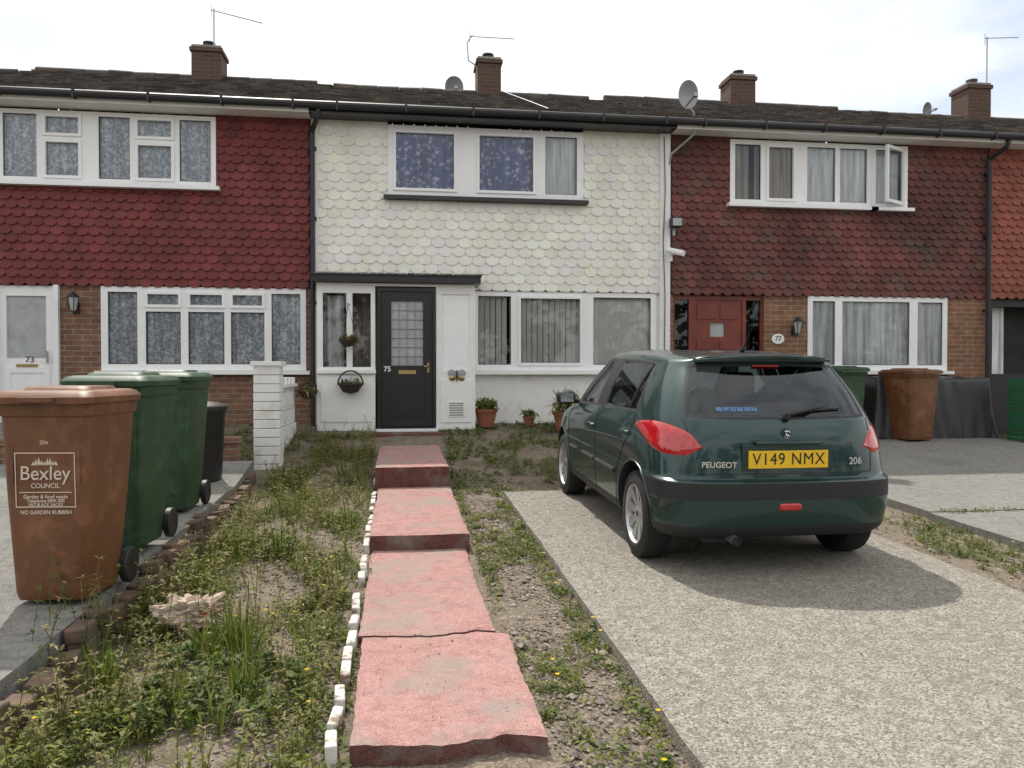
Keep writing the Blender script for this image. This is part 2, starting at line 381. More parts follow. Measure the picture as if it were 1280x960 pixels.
def house(name,x0,x1,tile,tw,tg,wall,ops_low,ops_up,fascia,ridge=RZ,grime=None,jit=.15,base=.2,proud=.034):
    e=empty(name,((x0+x1)/2,14,0.6))
    mb=MB()
    holes_panel(mb,x0,x1,base,ZB,Y0,ops_low,.12,wall)
    mb.obj('ground_floor_wall',e)
    mb=MB(); holes_panel(mb,x0,x1,ZB,ZE+.05,Y0,ops_up,.12,'darkroom' if tile!='whitetile' else 'whitepaint')
    mb.poly([(x0,Y0-.04,ZB-.002),(x0,Y0,ZB-.002),(x1,Y0,ZB-.002),(x1,Y0-.04,ZB-.002)],'blackpl')
    mb.obj('upper_wall',e)
    mb=MB(); tiles(mb,x0+.02,x1-.02,ZB-.02,ZE,Y0,tw,tg,tile,[(a-.0,b+.0,c-.06,d) for a,b,c,d in ops_up],jit,grime,proud); mb.obj('tile_hanging',e)
    mb=MB(); yb=RY+4
    mb.poly([(x0,Y0+.01,base),(x0,Y0+.01,ZE),(x0,RY,ridge-.08),(x0,yb,ZE),(x0,yb,base)],wall)
    mb.poly([(x1,Y0+.01,base),(x1,yb,base),(x1,yb,ZE),(x1,RY,ridge-.08),(x1,Y0+.01,ZE)],wall)
    mb.poly([(x0,yb,base),(x0,yb,ZE),(x1,yb,ZE),(x1,yb,base)],wall); mb.obj('rear_walls',e)
    mb=MB(); rows=19; gg=1/rows
    for side in (0,1):
        for r in range(rows):
            n=int((x1-x0)/.22); w=(x1-x0)/n
            for i in range(n):
                a=x0+i*w; b=a+w-.006
                t0=r*gg+U(-.002,.002); t1=min(1,(r+1.2)*gg); h=U(.030,.056); v=1+U(-.5,.6); cc=(v,v*U(.95,1.02),v*U(.9,1.02))
                def pt(x,t,hh):
                    y=EY+(RY-EY)*t; z=5.2+(ridge-5.2)*t+hh
                    if side: y=2*RY-y
                    return (x,y,z)
                vs=[pt(a,t0,h),pt(b,t0,h),pt(b,t1,.008),pt(a,t1,.008),pt(a,t0,h-.03),pt(b,t0,h-.03)]
                mb.raw(vs,[(0,1,2,3) if not side else (3,2,1,0),(4,5,1,0),(0,3,4),(1,5,2)],'rooftile',cc)
    for i in range(int((x1-x0)/.42)):
        a=x0+i*.42; v=1+U(-.3,.3)
        mb.tube([(a,RY,ridge-.01+U(-.012,.012)),(min(a+.415,x1),RY,ridge-.01)],.10,'rooftile',10,(v,v,v))
    mb.poly([(x0,EY,5.19),(x0,RY,ridge-.01),(x1,RY,ridge-.01),(x1,EY,5.19)],'blackpl')
    mb.obj('roof',e)
    mb=MB(); mb.box(x0,x1,EY+.04,EY+.07,ZE,5.2,fascia[0]); mb.box(x0,x1,EY+.07,Y0+.02,ZE+.005,ZE+.03,fascia[1])
    mb.obj('fascia',e)
    mb=MB(); mb.tube([(x0,EY-.02,5.15),(x1,EY-.02,5.15)],.055,'blackpl',10)
    for i in range(6):
        x=x0+.4+i*(x1-x0-.6)/5; mb.box(x-.015,x+.015,EY-.08,EY+.04,5.09,5.2,'blackpl')
    mb.obj('gutter',e,smooth=True)
    return e
def chimney(parent,x,top,w=.53):
    top-=.09
    mb=MB(); b=top-.9
    mb.box(x-w/2,x+w/2,RY-.25,RY+.3,b-.6,top-.16,'chimbrick'); mb.box(x-w/2-.03,x+w/2+.03,RY-.28,RY+.33,top-.158,top-.08,'chimbrick')
    mb.box(x-w/2-.0,x+w/2+.0,RY-.25,RY+.3,top-.078,top-.03,'kerb')
    mb.obj('chimney_stack',parent,bevel=.006)
    mb=MB()
    mb.lathe([(.10,-.03),(.095,.08),(.115,.09),(.115,.12),(.08,.12),(.08,0)],'chimbrick' if x>8 else 'blackpl',Matrix.Translation((x,RY,top-.02)),16)
    mb.obj('chimney_pot',parent,smooth=True)

ul=[(-5.43,-2.57,4.04,ZE+.04)]
gl=[(-4.12,-1.34,1.45,ZB),(-5.45,-4.72,.55,ZB)]
hL=house('terraced_house',-6.6,-1.26,'redtile',.165,.118,'brick',gl,ul,('whitewood','whitewood'),jit=.14)
tz=4.66
window('upper_window',hL,-5.43,-2.57,4.04,5.03,Y0-.03,
  [(-5.36,-4.93,4.11,4.97),(-4.84,-4.36,4.11,tz-.04),(-4.84,-4.36,tz+.03,4.97),(-4.13,-3.72,4.11,4.97),(-3.64,-3.14,4.11,tz-.04),(-3.64,-3.14,tz+.03,4.97),(-3.06,-2.64,4.11,4.97)],
  'lace',sash=(1,2,4,5),sill='upvc')
t2=2.32
window('ground_window',hL,-4.12,-1.34,1.45,2.63,Y0-.02,
  [(-4.03,-3.64,1.54,2.55),(-3.53,-3.06,1.54,t2-.04),(-3.53,-3.06,t2+.03,2.55),(-2.96,-2.47,1.54,t2-.04),(-2.96,-2.47,t2+.03,2.55),(-2.38,-1.92,1.54,t2-.04),(-2.38,-1.92,t2+.03,2.55),(-1.82,-1.42,1.54,2.55)],
  'lace',sash=(2,4,6),sill='upvc')
mb=MB()
holes_panel(mb,-5.45,-4.72,.62,2.62,Y0+.0,[(-5.35,-4.98+.14,1.62,2.48)],.05,'upvc',outer=True)
holes_panel(mb,-5.38,-4.79,.68,1.5,Y0-.012,[(-5.3,-4.87,.76,1.42)],.02,'upvc',outer=True)
mb.box(-5.42,-4.74,Y0-.02,Y0+.02,.6,.66,'metal'); mb.box(-5.22,-4.95,Y0-.02,Y0,1.50,1.54,'gold')
mb.box(-4.82,-4.80,Y0-.05,Y0-.03,1.55,1.72,'metal')
mb.box(-5.5,-5.44,Y0-.06,Y0+.02,.55,ZB-.01,'upvc'); mb.box(-4.725,-4.66,Y0-.06,Y0+.02,.55,ZB-.01,'upvc')
mb.poly([(-5.35,Y0+.03,1.62),(-4.84,Y0+.03,1.62),(-4.84,Y0+.03,2.48),(-5.35,Y0+.03,2.48)],'frost')
mb.obj('front_door',hL)
text(0,'73',hL,.12,'black',(-5.05,Y0-.008,1.60),(math.pi/2,0,0),name='house_number')
mb=MB(); mb.box(-5.6,-4.55,Y0-.5,Y0-.0,.3,.6,'kerb'); mb.obj('door_step',hL,bevel=.01)
chimney(hL,-3.56,7.64)
uw=[(-.17,2.74,4.0,ZE+.04)]
gw=[(1.08,3.88,1.45,ZB)]
hW=house('terraced_house',-1.26,4.1,'whitetile',.20,.130,'whitepaint',gw,uw,('black','black'),ridge=RZ-.04,jit=.035,proud=.019)
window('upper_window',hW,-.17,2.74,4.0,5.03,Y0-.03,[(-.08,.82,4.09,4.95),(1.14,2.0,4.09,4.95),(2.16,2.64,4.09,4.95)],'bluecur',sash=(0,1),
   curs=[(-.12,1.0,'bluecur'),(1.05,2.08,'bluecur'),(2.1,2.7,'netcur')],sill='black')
window('ground_window',hW,1.08,3.88,1.45,2.63,Y0-.02,[(1.15,1.64,1.54,2.56),(1.76,2.72,1.54,2.56),(2.90,3.80,1.54,2.56)],None,sash=(1,),sill='upvc')
mb=MB()
x=1.12
while x<3.86:
    a=-math.radians(40 if x<2.8 else 20)+U(-.06,.06); w=.045
    dx=math.cos(a)*w; dy=math.sin(a)*w; tl=U(-.006,.006)
    mb.poly([(x-dx+tl,Y0+.085-dy,1.5),(x+dx+tl,Y0+.085+dy,1.5),(x+dx,Y0+.085+dy,2.6),(x-dx,Y0+.085-dy,2.6)],'blind',(1,1,1)); x+=.086 if U(0,1)>.06 else .12
mb.obj('vertical_blinds',hW)
mb=MB(); mb.box(3.93,4.09,Y0-.07,Y0+.0,.5,ZE,'whitewood'); mb.box(-1.245,-1.17,Y0-.06,Y0+.0,2.7,ZE,'whitewood'); mb.obj('corner_trim',hW,bevel=.004)
chimney(hW,1.74,7.71,.46)
PY=11.2
mb=MB()
Z0=.62
holes_panel(mb,-1.13,-.34,Z0,2.62,PY,[(-1.05,-.73,1.50,2.52),(-.65,-.40,1.50,2.52)],.06,'whitewood',outer=True)
mb.box(-1.08,-.38,PY-.015,PY+.0,.74,1.36,'whitewood')
mb.box(-1.13,-.33,PY-.05,PY+.01,1.41,1.46,'whitewood')
holes_panel(mb,.50,1.05,Z0,2.62,PY,[(.58,.98,1.45,2.52)],.06,'whitewood',outer=True)
mb.box(.56,1.0,PY-.012,PY,.72,1.32,'whitewood')
mb.poly([(.58,PY+.02,1.45),(.98,PY+.02,1.45),(.98,PY+.02,2.52),(.58,PY+.02,2.52)],'upvc')
mb.box(-1.13,-1.08,PY+.06,Y0,Z0,2.62,'whitewood'); mb.box(1.0,1.05,PY+.06,Y0,Z0,2.62,'whitewood')
mb.box(-1.10,1.03,PY+.01,Y0,.3,Z0,'whitepaint')
mb.box(-1.13,1.05,PY-.01,PY+.05,2.62,2.66,'whitewood')
mb.obj('porch_screen',hW,bevel=.003)
mb=MB(); mb.box(-1.19,1.12,PY-.12,Y0-.05,2.665,2.75,'black'); mb.box(-1.2,1.13,PY-.13,Y0-.05,2.752,2.775,'blackpl')
for i in range(22):
    xx=-1.15+i*.105
    mb.box(xx,xx+.095,PY-.1,Y0-.03,2.776+U(0,.01),2.79+U(0,.01),'kerb')
mb.obj('porch_roof',hW,bevel=.004)
mb=MB()
for a,b in ((-1.05,-.73),(-.65,-.40)):
    mb.poly([(a,PY+.03,1.5),(b,PY+.03,1.5),(b,PY+.03,2.52),(a,PY+.03,2.52)],'glass')
mb.obj('porch_glass',hW)
mb=MB(); mb.box(-1.0,.98,PY+.56,PY+.58,.62,2.6,'beigecur'); mb.box(-.2,.4,PY+.53,PY+.555,.7,2.5,'reddoor')
curtain(mb,-1.0,-.78,1.5,2.5,PY+.2,'netcur'); mb.obj('porch_interior',hW)
mb=MB()
holes_panel(mb,-.31,.50,.64,2.60,PY-.01,[(-.26,.45,.66,2.55)],.07,'black',outer=True)
holes_panel(mb,-.255,.445,.67,2.545,PY+.015,[(-.12,.32,1.52,2.42)],.04,'black')
for i in range(1,4): mb.box(-.12+i*.44/4-.004,-.12+i*.44/4+.004,PY+.030,PY+.044,1.52,2.42,'metal')
for i in range(1,7): mb.box(-.12,.32,PY+.031,PY+.043,1.52+i*.9/7-.004,1.52+i*.9/7+.004,'metal')
mb.box(-.14,.34,PY+.0,PY+.016,.80,1.32,'black'); mb.box(-.10,.30,PY-.008,PY+.0,.85,1.27,'black')
mb.poly([(-.12,PY+.045,1.52),(.32,PY+.045,1.52),(.32,PY+.045,2.42),(-.12,PY+.045,2.42)],'frost')
mb.box(-.02,.22,PY-.0,PY+.012,1.40,1.455,'gold'); mb.box(.375,.405,PY-.004,PY+.012,1.42,1.56,'gold'); mb.box(.33,.40,PY-.045,PY-.03,1.50,1.52,'gold'); mb.box(.38,.40,PY-.045,PY,1.50,1.52,'gold')
mb.box(-.33,.52,PY-.12,PY+.0,.605,.64,'whitewood')
mb.obj('front_door',hW,bevel=.003)
text(.002,'75',hW,.10,'upvc',(-.175,PY+.012,1.47),(math.pi/2,0,0),name='house_number')
mb=MB(); mb.box(.66,.90,PY-.02,PY-.013,.80,1.02,'upvc')
for i in range(6): mb.box(.68,.88,PY-.026,PY-.02,.82+i*.033,.835+i*.033,'kerb')
mb.obj('air_vent',hW)
ur=[(5.06,8.04,4.04,ZE+.04)]
gr=[(4.16,5.64,.35,ZB),(6.36,8.76,1.45,ZB)]
hR=house('terraced_house',4.1,9.46,'redtile2',.165,.118,'brick2',gr,ur,('whitewood','whitewood'),grime=.55,jit=.2)
window('upper_window',hR,5.06,7.42,4.04,5.03,Y0-.03,[(5.14,5.56,4.11,4.96),(5.66,6.12,4.11,4.96),(6.33,6.80,4.11,4.96),(6.88,7.34,4.11,4.96)],'netcur',sash=(1,),
   curs=[(5.1,5.38,'beigecur'),(5.48,5.62,'beigecur'),(5.64,6.2,'beigecur'),(6.3,7.4,'netcur')],sill='upvc')
window('upper_window_end',hR,7.423,8.04,4.04,5.03,Y0-.03,[(7.49,7.98,4.11,4.96)],'netcur',sill='upvc')
Mx=Matrix.Translation((7.98,Y0-.05,0))@Matrix.Rotation(math.radians(28),4,'Z')
t=MB(); holes_panel(t,-.52,0,4.09,4.98,0,[(-.47,-.05,4.14,4.93)],.04,'upvc',outer=True)
t.poly([(-.47,.02,4.14),(-.05,.02,4.14),(-.05,.02,4.93),(-.47,.02,4.93)],'glass')
t.v=[tuple(Mx@Vector(p)) for p in t.v]; t.obj('open_casement',hR)
window('ground_window',hR,6.36,8.76,1.45,2.63,Y0-.02,[(6.44,6.82,1.54,2.55),(6.94,8.10,1.54,2.55),(8.24,8.68,1.54,2.55)],'netcur',sill='upvc')
mb=MB()
holes_panel(mb,4.16,5.64,.4,2.62,Y0+.04,[(4.20,4.43,.5,2.55),(4.5,5.3,.42,2.55),(5.36,5.6,.5,2.55)],.06,'reddoor')
holes_panel(mb,4.5,5.3,.42,2.55,Y0+.06,[(4.78,5.02,1.98,2.2)],.04,'reddoor')
for (a,b) in ((4.56,4.86),(4.94,5.24)):
    for (c,d) in ((.55,1.0),(1.08,1.7),(1.78,1.93),(2.25,2.48)): mb.box(a,b,Y0+.045,Y0+.061,c,d,'reddoor')
for a,b in ((4.20,4.43),(5.36,5.6)): mb.poly([(a,Y0+.08,.5),(b,Y0+.08,.5),(b,Y0+.08,2.55),(a,Y0+.08,2.55)],'glass')
mb.poly([(4.78,Y0+.09,1.98),(5.02,Y0+.09,1.98),(5.02,Y0+.09,2.2),(4.78,Y0+.09,2.2)],'frost')
mb.box(4.16,5.64,Y0+.5,Y0+.52,.4,2.6,'darkroom')
mb.obj('front_door',hR,bevel=.004)
chimney(hR,6.96,7.65)
def simplehouse(x0,tile,bk):
    o=x0-4.1
    u=[(5.06+o,8.04+o,4.04,ZE+.04)]; g=[(4.16+o,5.64+o,.35,ZB),(6.36+o,8.76+o,1.45,ZB)]
    h=house('terraced_house',x0,x0+5.36,tile,.165,.118,bk,g,u,('whitewood','whitewood'),ridge=RZ-.06)
    window('upper_window',h,5.06+o,8.04+o,4.04,5.03,Y0-.03,[(5.14+o,6.5+o,4.11,4.96),(6.6+o,7.95+o,4.11,4.96)],'netcur',sill='upvc')
    window('ground_window',h,6.36+o,8.76+o,1.45,2.63,Y0-.02,[(6.44+o,7.5+o,1.54,2.55),(7.6+o,8.68+o,1.54,2.55)],'lace',sill='upvc')
    mb=MB(); holes_panel(mb,4.16+o,5.64+o,.4,2.62,Y0+.04,[(4.25+o,4.95+o,1.4,2.5),(5.1+o,5.55+o,.6,2.5)],.06,'blackpl')
    mb.box(4.2+o,5.6+o,Y0+.4,Y0+.42,.4,2.6,'darkroom'); curtain(mb,4.25+o,4.6+o,1.3,2.5,Y0+.2,'netcur'); mb.obj('front_door',h)
    return h
hF=simplehouse(9.46,'redtile3','brick2'); chimney(hF,12.28,7.74)
hE=simplehouse(-11.96,'redtile','brick')
# ------------------------------------------------------------------ pipes, dishes, aerials
def obj_tube(name,paths,r,m,parent=None,seg=8):
    mb=MB()
    for p in paths: mb.tube(p,r,m,seg)
    return mb.obj(name,parent,smooth=True)
for x,zb,hh in ((-1.235,.5,hW),(9.42,.4,hR)):
    o=obj_tube('drainpipe',[[(x+.12,EY,5.12),(x+.10,EY+.02,5.0),(x,Y0-.10,4.86),(x,Y0-.10,4.7),(x,Y0-.10,zb)]],.036,'blackpl')
    mb=MB()
    for z in (1.2,2.4,3.6,4.6): mb.box(x-.055,x+.055,Y0-.10,Y0-.04,z,z+.05,'blackpl')
    b=mb.obj('bracket'); link(b,o)
def dish(name,x,y,z,r,mast,ry=0):
    e=empty(name,(x,y,z)); mb=MB()
    mt=Matrix.Translation((x,y,z))@Matrix.Rotation(math.radians(ry),4,'Z')@Matrix.Rotation(math.radians(100),4,'X')@Matrix.Scale(.9,4,(1,0,0))
    mb.lathe([(0.001,.0),(r*.35,.01),(r*.7,.035),(r,.075),(r*1.02,.07),(r*.7,.028),(0.001,-.006)],'dish',mt,28); mb.obj('reflector',e,smooth=True)
    mb=MB(); mb.tube([(x,y+.02,z-r*.9),(x+.03,y-.30,z-r*.55)],.012,'metal',6); mb.box(x-.0,x+.06,y-.36,y-.28,z-r*.65,z-r*.4,'metal')
    mb.tube(mast,.02,'metal',8); mb.obj('arm_and_mast',e,smooth=True)
dish('satellite_dish',4.16,11.3,5.50,.20,[(4.16,11.4,5.45),(4.34,11.45,5.3),(4.38,11.5,5.0),(4.1,11.72,4.75),(4.05,11.76,4.5),(4.05,11.76,4.2)],20)
dish('satellite_dish',1.08,16.2,7.18,.21,[(1.08,16.25,7.1),(1.08,16.4,6.7),(1.08,16.5,6.3)],10)
dish('satellite_dish',11.45,16.2,7.2,.16,[(11.45,16.25,7.1),(11.45,16.4,6.6)],20)
def aerial(name,x,y,z0,z1,tip,bend=None):
    mb=MB(); pts=[(x,y,z0),(x,y,z1)] if not bend else [(x+.1,y,z0)]+bend+[(x,y,z1)]
    mb.tube(pts,.014,'metal',6)
    a=Vector((x-.05,y,z1-.03)); b=Vector(tip); mb.tube([a,b],.009,'metal',6)
    n=9
    for i in range(n):
        p=a.lerp(b,(i+.5)/n); h=.12 if i<2 else .07; mb.tube([p+Vector((0,-h*.6,-h*.3)),p+Vector((0,h*.6,h*.3))],.005,'metal',5)
    mb.tube([a+Vector((-.0,0,-.14)),a+Vector((0,0,.10))],.007,'metal',5)
    mb.obj(name,smooth=True)
aerial('tv_aerial',-3.45,15.7,7.3,8.26,(-2.6,15.9,8.12))
aerial('tv_aerial',1.42,15.7,7.25,8.05,(2.25,15.7,8.02),bend=[(1.5,15.7,7.45),(1.34,15.7,7.55),(1.32,15.7,7.9)])
aerial('tv_aerial',12.72,15.9,7.1,8.75,(13.4,15.8,8.74))
e=empty('security_light',(4.12,11.65,3.6)); mb=MB()
mb.box(4.05,4.22,11.55,11.68,3.62,3.76,'blackpl'); mb.box(4.11,4.15,11.68,11.76,3.5,3.68,'metal'); mb.poly([(4.065,11.548,3.635),(4.205,11.548,3.635),(4.205,11.548,3.745),(4.065,11.548,3.745)],'frost'); mb.obj('lamp_head',e,bevel=.008)
e=empty('security_camera',(4.12,11.6,3.25)); mb=MB()
mb.tube([(4.08,11.74,3.2),(4.1,11.68,3.22),(4.12,11.6,3.25)],.018,'upvc'); mb.tube([(4.03,11.66,3.28),(4.2,11.45,3.2)],.045,'upvc',12); mb.box(4.03,4.12,11.72,11.77,3.12,3.32,'upvc'); mb.obj('camera_body',e,smooth=True)
obj_tube('wall_cable',[[(3.98,11.71,5.0),(4.0,11.71,4.2),(3.97,11.71,3.4),(4.0,11.71,2.6),(3.99,11.71,1.3)]],.007,'blackpl')
obj_tube('roof_cable',[[(1.95,15.7,7.0),(2.0,13.5,6.12),(2.15,11.5,5.28)]],.006,'upvc')
def lantern(name,x,z):
    e=empty(name,(x,11.7,z)); mb=MB(); T=Matrix.Translation((x,11.64,z))
    mb.lathe([(.001,.16),(.03,.13),(.085,.08),(.085,.07)],'blackpl',T,6); mb.lathe([(.075,.07),(.045,-.10),(.001,-.12)],'frost',T,6)
    for k in range(6):
        a=k*math.pi/3; mb.tube([(x+.077*math.cos(a),11.64+.077*math.sin(a),z+.07),(x+.047*math.cos(a),11.64+.047*math.sin(a),z-.10)],.006,'blackpl',5)
    mb.tube([(x,11.64,z-.12),(x,11.7,z-.16),(x,11.78,z-.05)],.010,'blackpl'); mb.box(x-.03,x+.03,11.775,11.795,z-.14,z+.02,'blackpl'); mb.obj('lantern_body',e)
lantern('wall_lantern',-4.43,2.38); lantern('wall_lantern',6.12,2.14)
mb=MB(); mb.lathe([(.001,0),(.10,0),(.105,-.012),(.001,-.014)],'upvc',Matrix.Translation((5.86,11.785,1.95))@Matrix.Rotation(-math.pi/2,4,'X')@Matrix.Scale(.75,4,(0,1,0)),24)
pl=mb.obj('house_number_plaque'); text(0,'77',None,.11,'black',(5.86,11.766,1.95),(math.pi/2,0,0),name='number'); 
o=bpy.data.objects['number']; link(o,pl)

# ------------------------------------------------------------------ plants helper
def leaf(mb,p,az,el,l,w,c,droop=.4):
    d=Vector((math.cos(az)*math.cos(el),math.sin(az)*math.cos(el),math.sin(el))); s=Vector((-math.sin(az),math.cos(az),0))
    m_=p+d*l*.5; t=p+d*l+Vector((0,0,-droop*l))
    i=len(mb.v); mb.v+=[tuple(p-s*w*.15),tuple(p+s*w*.15),tuple(m_+s*w*.5),tuple(m_-s*w*.5),tuple(t)]; mb.c+=[c]*5
    k=mb.mi('leaf'); mb.f+=[(i,i+1,i+2,i+3),(i+3,i+2,i+4)]; mb.m+=[k,k]
def gcol(kind=0):
    v=U(.6,1.4)
    if kind==0: b=(.085,.122,.026)
    elif kind==1: b=(.160,.175,.042)
    elif kind==2: b=(.24,.205,.10)
    else: b=(.045,.075,.024)
    return tuple(k*v for k in b)
def tuft(mb,x,y,z,n,l,kind):
    p=Vector((x,y,z))
    for i in range(n):
        leaf(mb,p+Vector((U(-.015,.015),U(-.015,.015),0)),U(0,6.28),U(.6,1.45),l*U(.5,1.2),U(.004,.008),gcol(kind if R()<.8 else 2),U(.1,.6))
def weed(mb,x,y,z,n,l,kind,h=.03):
    p=Vector((x,y,z))
    for i in range(n):
        q=p+Vector((U(-.03,.03),U(-.03,.03),U(0,h)))
        leaf(mb,q,U(0,6.28),U(-.1,1.0),l*U(.5,1.2),l*U(.3,.6),gcol(kind),U(0,.5))
def flower(mb,x,y,z,c=(.75,.55,.02)):
    p=Vector((x,y,z))
    for i in range(8): leaf(mb,p,i*.785+U(0,.3),.3,.014,.008,c,0)
def stem(mb,x,y,z,h,kind=1):
    lean=(U(-.25,.25),U(-.25,.25)); p=Vector((x,y,z)); k=6; c=gcol(kind)
    pts=[p+Vector((lean[0]*h*(i/k)**1.5,lean[1]*h*(i/k)**1.5,h*i/k)) for i in range(k+1)]
    mb.tube(pts,.002,'leaf',3,c,cap=False)
    for q in pts[1:]:
        for j in range(4): leaf(mb,q,U(0,6.28),U(0,.9),U(.02,.05),U(.006,.016),gcol(kind),.3)
def scatter(name,x0,x1,y0,y1,n,fn,zf,thresh=-.1,seed=0,fs=2.0):
    mb=MB(); c=0
    for i in range(n):
        x=U(x0,x1); y=U(y0,y1)
        d=noise.noise(Vector((x*fs,y*fs*.7,seed)))+.5*noise.noise(Vector((x*fs*3,y*fs*3,seed+9)))
        if d<thresh+U(-.15,.15): continue
        fn(mb,x,y,zf(x,y),d); c+=1
    return mb.obj(name)
zg=lambda x,y:G(x,y)-.062
def bedfn(mb,x,y,z,d):
    r=R(); sc_=.75+.9*max(0,d)
    if r<.42: tuft(mb,x,y,z,random.randint(5,10),U(.05,.13)*sc_,1 if R()<.65 else 0)
    elif r<.90: weed(mb,x,y,z,random.randint(6,14),U(.02,.045)*sc_,(0,1,1,1)[int(U(0,3.99))],.09*sc_)
    else: stem(mb,x,y,z,U(.1,.32)*sc_,(1,2)[R()<.5])
    if R()<.008: flower(mb,x,y,z+.09)
scatter('flower_bed_weeds',-1.42,-.32,4.6,10.9,4800,bedfn,zg,-.12,1)
scatter('flower_bed_weeds',-1.42,-.32,2.3,4.9,2800,bedfn,zg,-.16,1)
scatter('bed_edge_grass',-1.5,-1.15,2.3,8.6,1000,bedfn,zg,-.05,4)
def biggrass(mb,x,y,k=60):
    z=zg(x,y)
    for i in range(k):
        leaf(mb,Vector((x+U(-.06,.06),y+U(-.06,.06),z)),U(0,6.28),U(1.0,1.5),U(.14,.36),U(.006,.012),gcol(0 if R()<.6 else 1),U(.0,.35))
mb=MB()
for x,y in ((-.82,4.05),(-.72,3.85),(-.9,3.9),(-.65,3.4),(-1.25,3.6),(-1.2,4.9)): biggrass(mb,x,y)
for i in range(22): biggrass(mb,U(-1.4,-.4),U(3,9),18)
for i in range(60): weed(mb,-.75+U(-.3,.3),3.6+U(-.5,.4),zg(0,3.5),14,U(.04,.07),0,.12)
for i in range(60): stem(mb,-.9+U(-.45,.45),3.9+U(-.8,2.4),zg(0,3.9),U(.2,.42),(1,2)[R()<.5])
mb.obj('tall_grass_clump')
mb=MB()
for i in range(16): stem(mb,-1.56+U(-.1,.15),3.85+U(-.15,.4),zg(0,4),U(.25,.5),(0,2)[R()<.5])
for i in range(10): stem(mb,-1.35+U(-.12,.2),3.3+U(-.5,.4),zg(0,3),U(.15,.3),1)
mb.obj('straggly_weeds')
def stripfn(mb,x,y,z,d):
    r=R()
    if r<.5: tuft(mb,x,y,z,random.randint(4,8),U(.03,.08),1)
    else: weed(mb,x,y,z,random.randint(5,10),U(.02,.045),(0,1)[R()<.5],.03)
    if R()<.012: flower(mb,x,y,z+.06)
scatter('path_side_weeds',.55,1.02,2.3,8.0,1800,stripfn,zg,.14,2)
scatter('path_side_weeds',.90,1.02,2.3,8.0,420,stripfn,zg,-.1,3)
scatter('path_side_weeds',.54,.62,2.8,8.4,300,stripfn,zg,-.05,5)
scatter('path_side_weeds',-.30,-.21,2.8,9.0,420,stripfn,zg,-.2,5)
def lawnfn(mb,x,y,z,d):
    if R()<.7: tuft(mb,x,y,z,random.randint(5,9),U(.04,.08),1 if R()<.5 else 0)
    else: weed(mb,x,y,z,random.randint(5,9),U(.03,.05),0,.04)
    if R()<.006: flower(mb,x,y,z+.08)
scatter('lawn_grass',.55,4.1,8.0,11.7,6200,lawnfn,zg,-.12,6)
scatter('verge_grass',3.68,4.58,2.3,11,3200,lawnfn,zg,-.1,7)
scatter('neighbour_lawn_grass',-6.5,-1.6,9.2,11.7,3500,lawnfn,zg,-.3,8)
scatter('neighbour_lawn_grass',9.02,12,3.5,11.6,4000,lawnfn,zg,-.3,8)
scatter('driveway_joint_weeds',4.7,8.6,6.33,6.48,260,stripfn,lambda x,y:G(x,y)-.01,-.2,3)
mb=MB()
def peb(x,y,r,z=None):
    z=zg(x,y)+r*.3 if z is None else z; vs=[]
    for d in ((1,0,0),(0,1,0),(-1,0,0),(0,-1,0),(0,0,.7),(0,0,-.7)): vs.append((x+d[0]*r*U(.7,1.2),y+d[1]*r*U(.7,1.2),z+d[2]*r*U(.7,1.1)))
    v=U(.4,1.5); mb.raw(vs,[(0,1,4),(1,2,4),(2,3,4),(3,0,4),(1,0,5),(2,1,5),(3,2,5),(0,3,5)],'stone',(v,v*U(.9,1),v*U(.8,1)))
for i in range(4500): peb(U(.54,1.02),U(2.3,8.2),U(.004,.014))
for i in range(3000): peb(U(-1.45,-.25),U(2.3,7),U(.004,.016))
for i in range(900): peb(U(3.7,4.58),U(3,9),U(.005,.016))
for i in range(70): peb(U(.56,1.0),U(2.6,7),U(.015,.03))
for i in range(260):
    x=U(1.06,3.6) if R()<.5 else 1.06+abs(random.gauss(0,.12)); y=U(2.3,7.8); peb(x,y,U(.003,.008),G(x,y)+.003)
for i in range(120):
    x=U(-.17,.48); y=U(2.9,5.8); peb(x,y,U(.003,.007),.112)
mb.obj('gravel')
mb=MB(); y=2.2
while y<8.7:
    x=-1.47+noise.noise(Vector((0,y,0)))*.05-.012*(y-3)
    T=Matrix.Translation((x,y,G(x,y)+.02))@Matrix.Rotation(math.pi/2+U(-.16,.16),4,'Z')@Matrix.Rotation(U(-.16,.16),4,'X')@Matrix.Rotation(U(-.12,.12),4,'Y')
    v=U(.5,1.3); h=.035; l=U(.07,.105)
    mb.box(-l,l,-.05,.05,-.10,h,'edgebrick',(v,v,v),T)
    if R()<.5:
        T2=Matrix.Translation((U(-.025,.025),U(-.02,.02),h+.034))@Matrix.Rotation(U(-.35,.35),4,'Z'); v=U(.6,1.3)
        mb.box(-.10,U(.04,.10),-.05,.05,-.034,.034,'edgebrick',(v,v,v),T@T2)
    y+=.225
mb.obj('brick_edging',bevel=.010)
mb=MB(); y=2.95
while y<8.6:
    if R()<.94:
        x=-.245+U(-.01,.01); l=U(.075,.115)
        T=Matrix.Translation((x,y,G(x,y)-.03))@Matrix.Rotation(math.pi/2+U(-.08,.08),4,'Z')@Matrix.Rotation(U(-.15,.1),4,'X')@Matrix.Rotation(U(-.09,.09),4,'Y')
        mb.box(-l,l,-.022,.022,-.05,U(.015,.045),'whitebrick',(1,1,1),T)
    y+=U(.19,.25)
mb.obj('white_brick_edging',bevel=.009)
mb=MB(); mb.box(-6.4,-1.75,8.92,9.14,.05,.66,'brick'); mb.box(-6.42,-1.73,8.90,9.16,.662,.72,'brick'); mb.obj('low_brick_wall',bevel=.006)
e=empty('white_garden_wall',(-1.4,10,.4)); mb=MB()
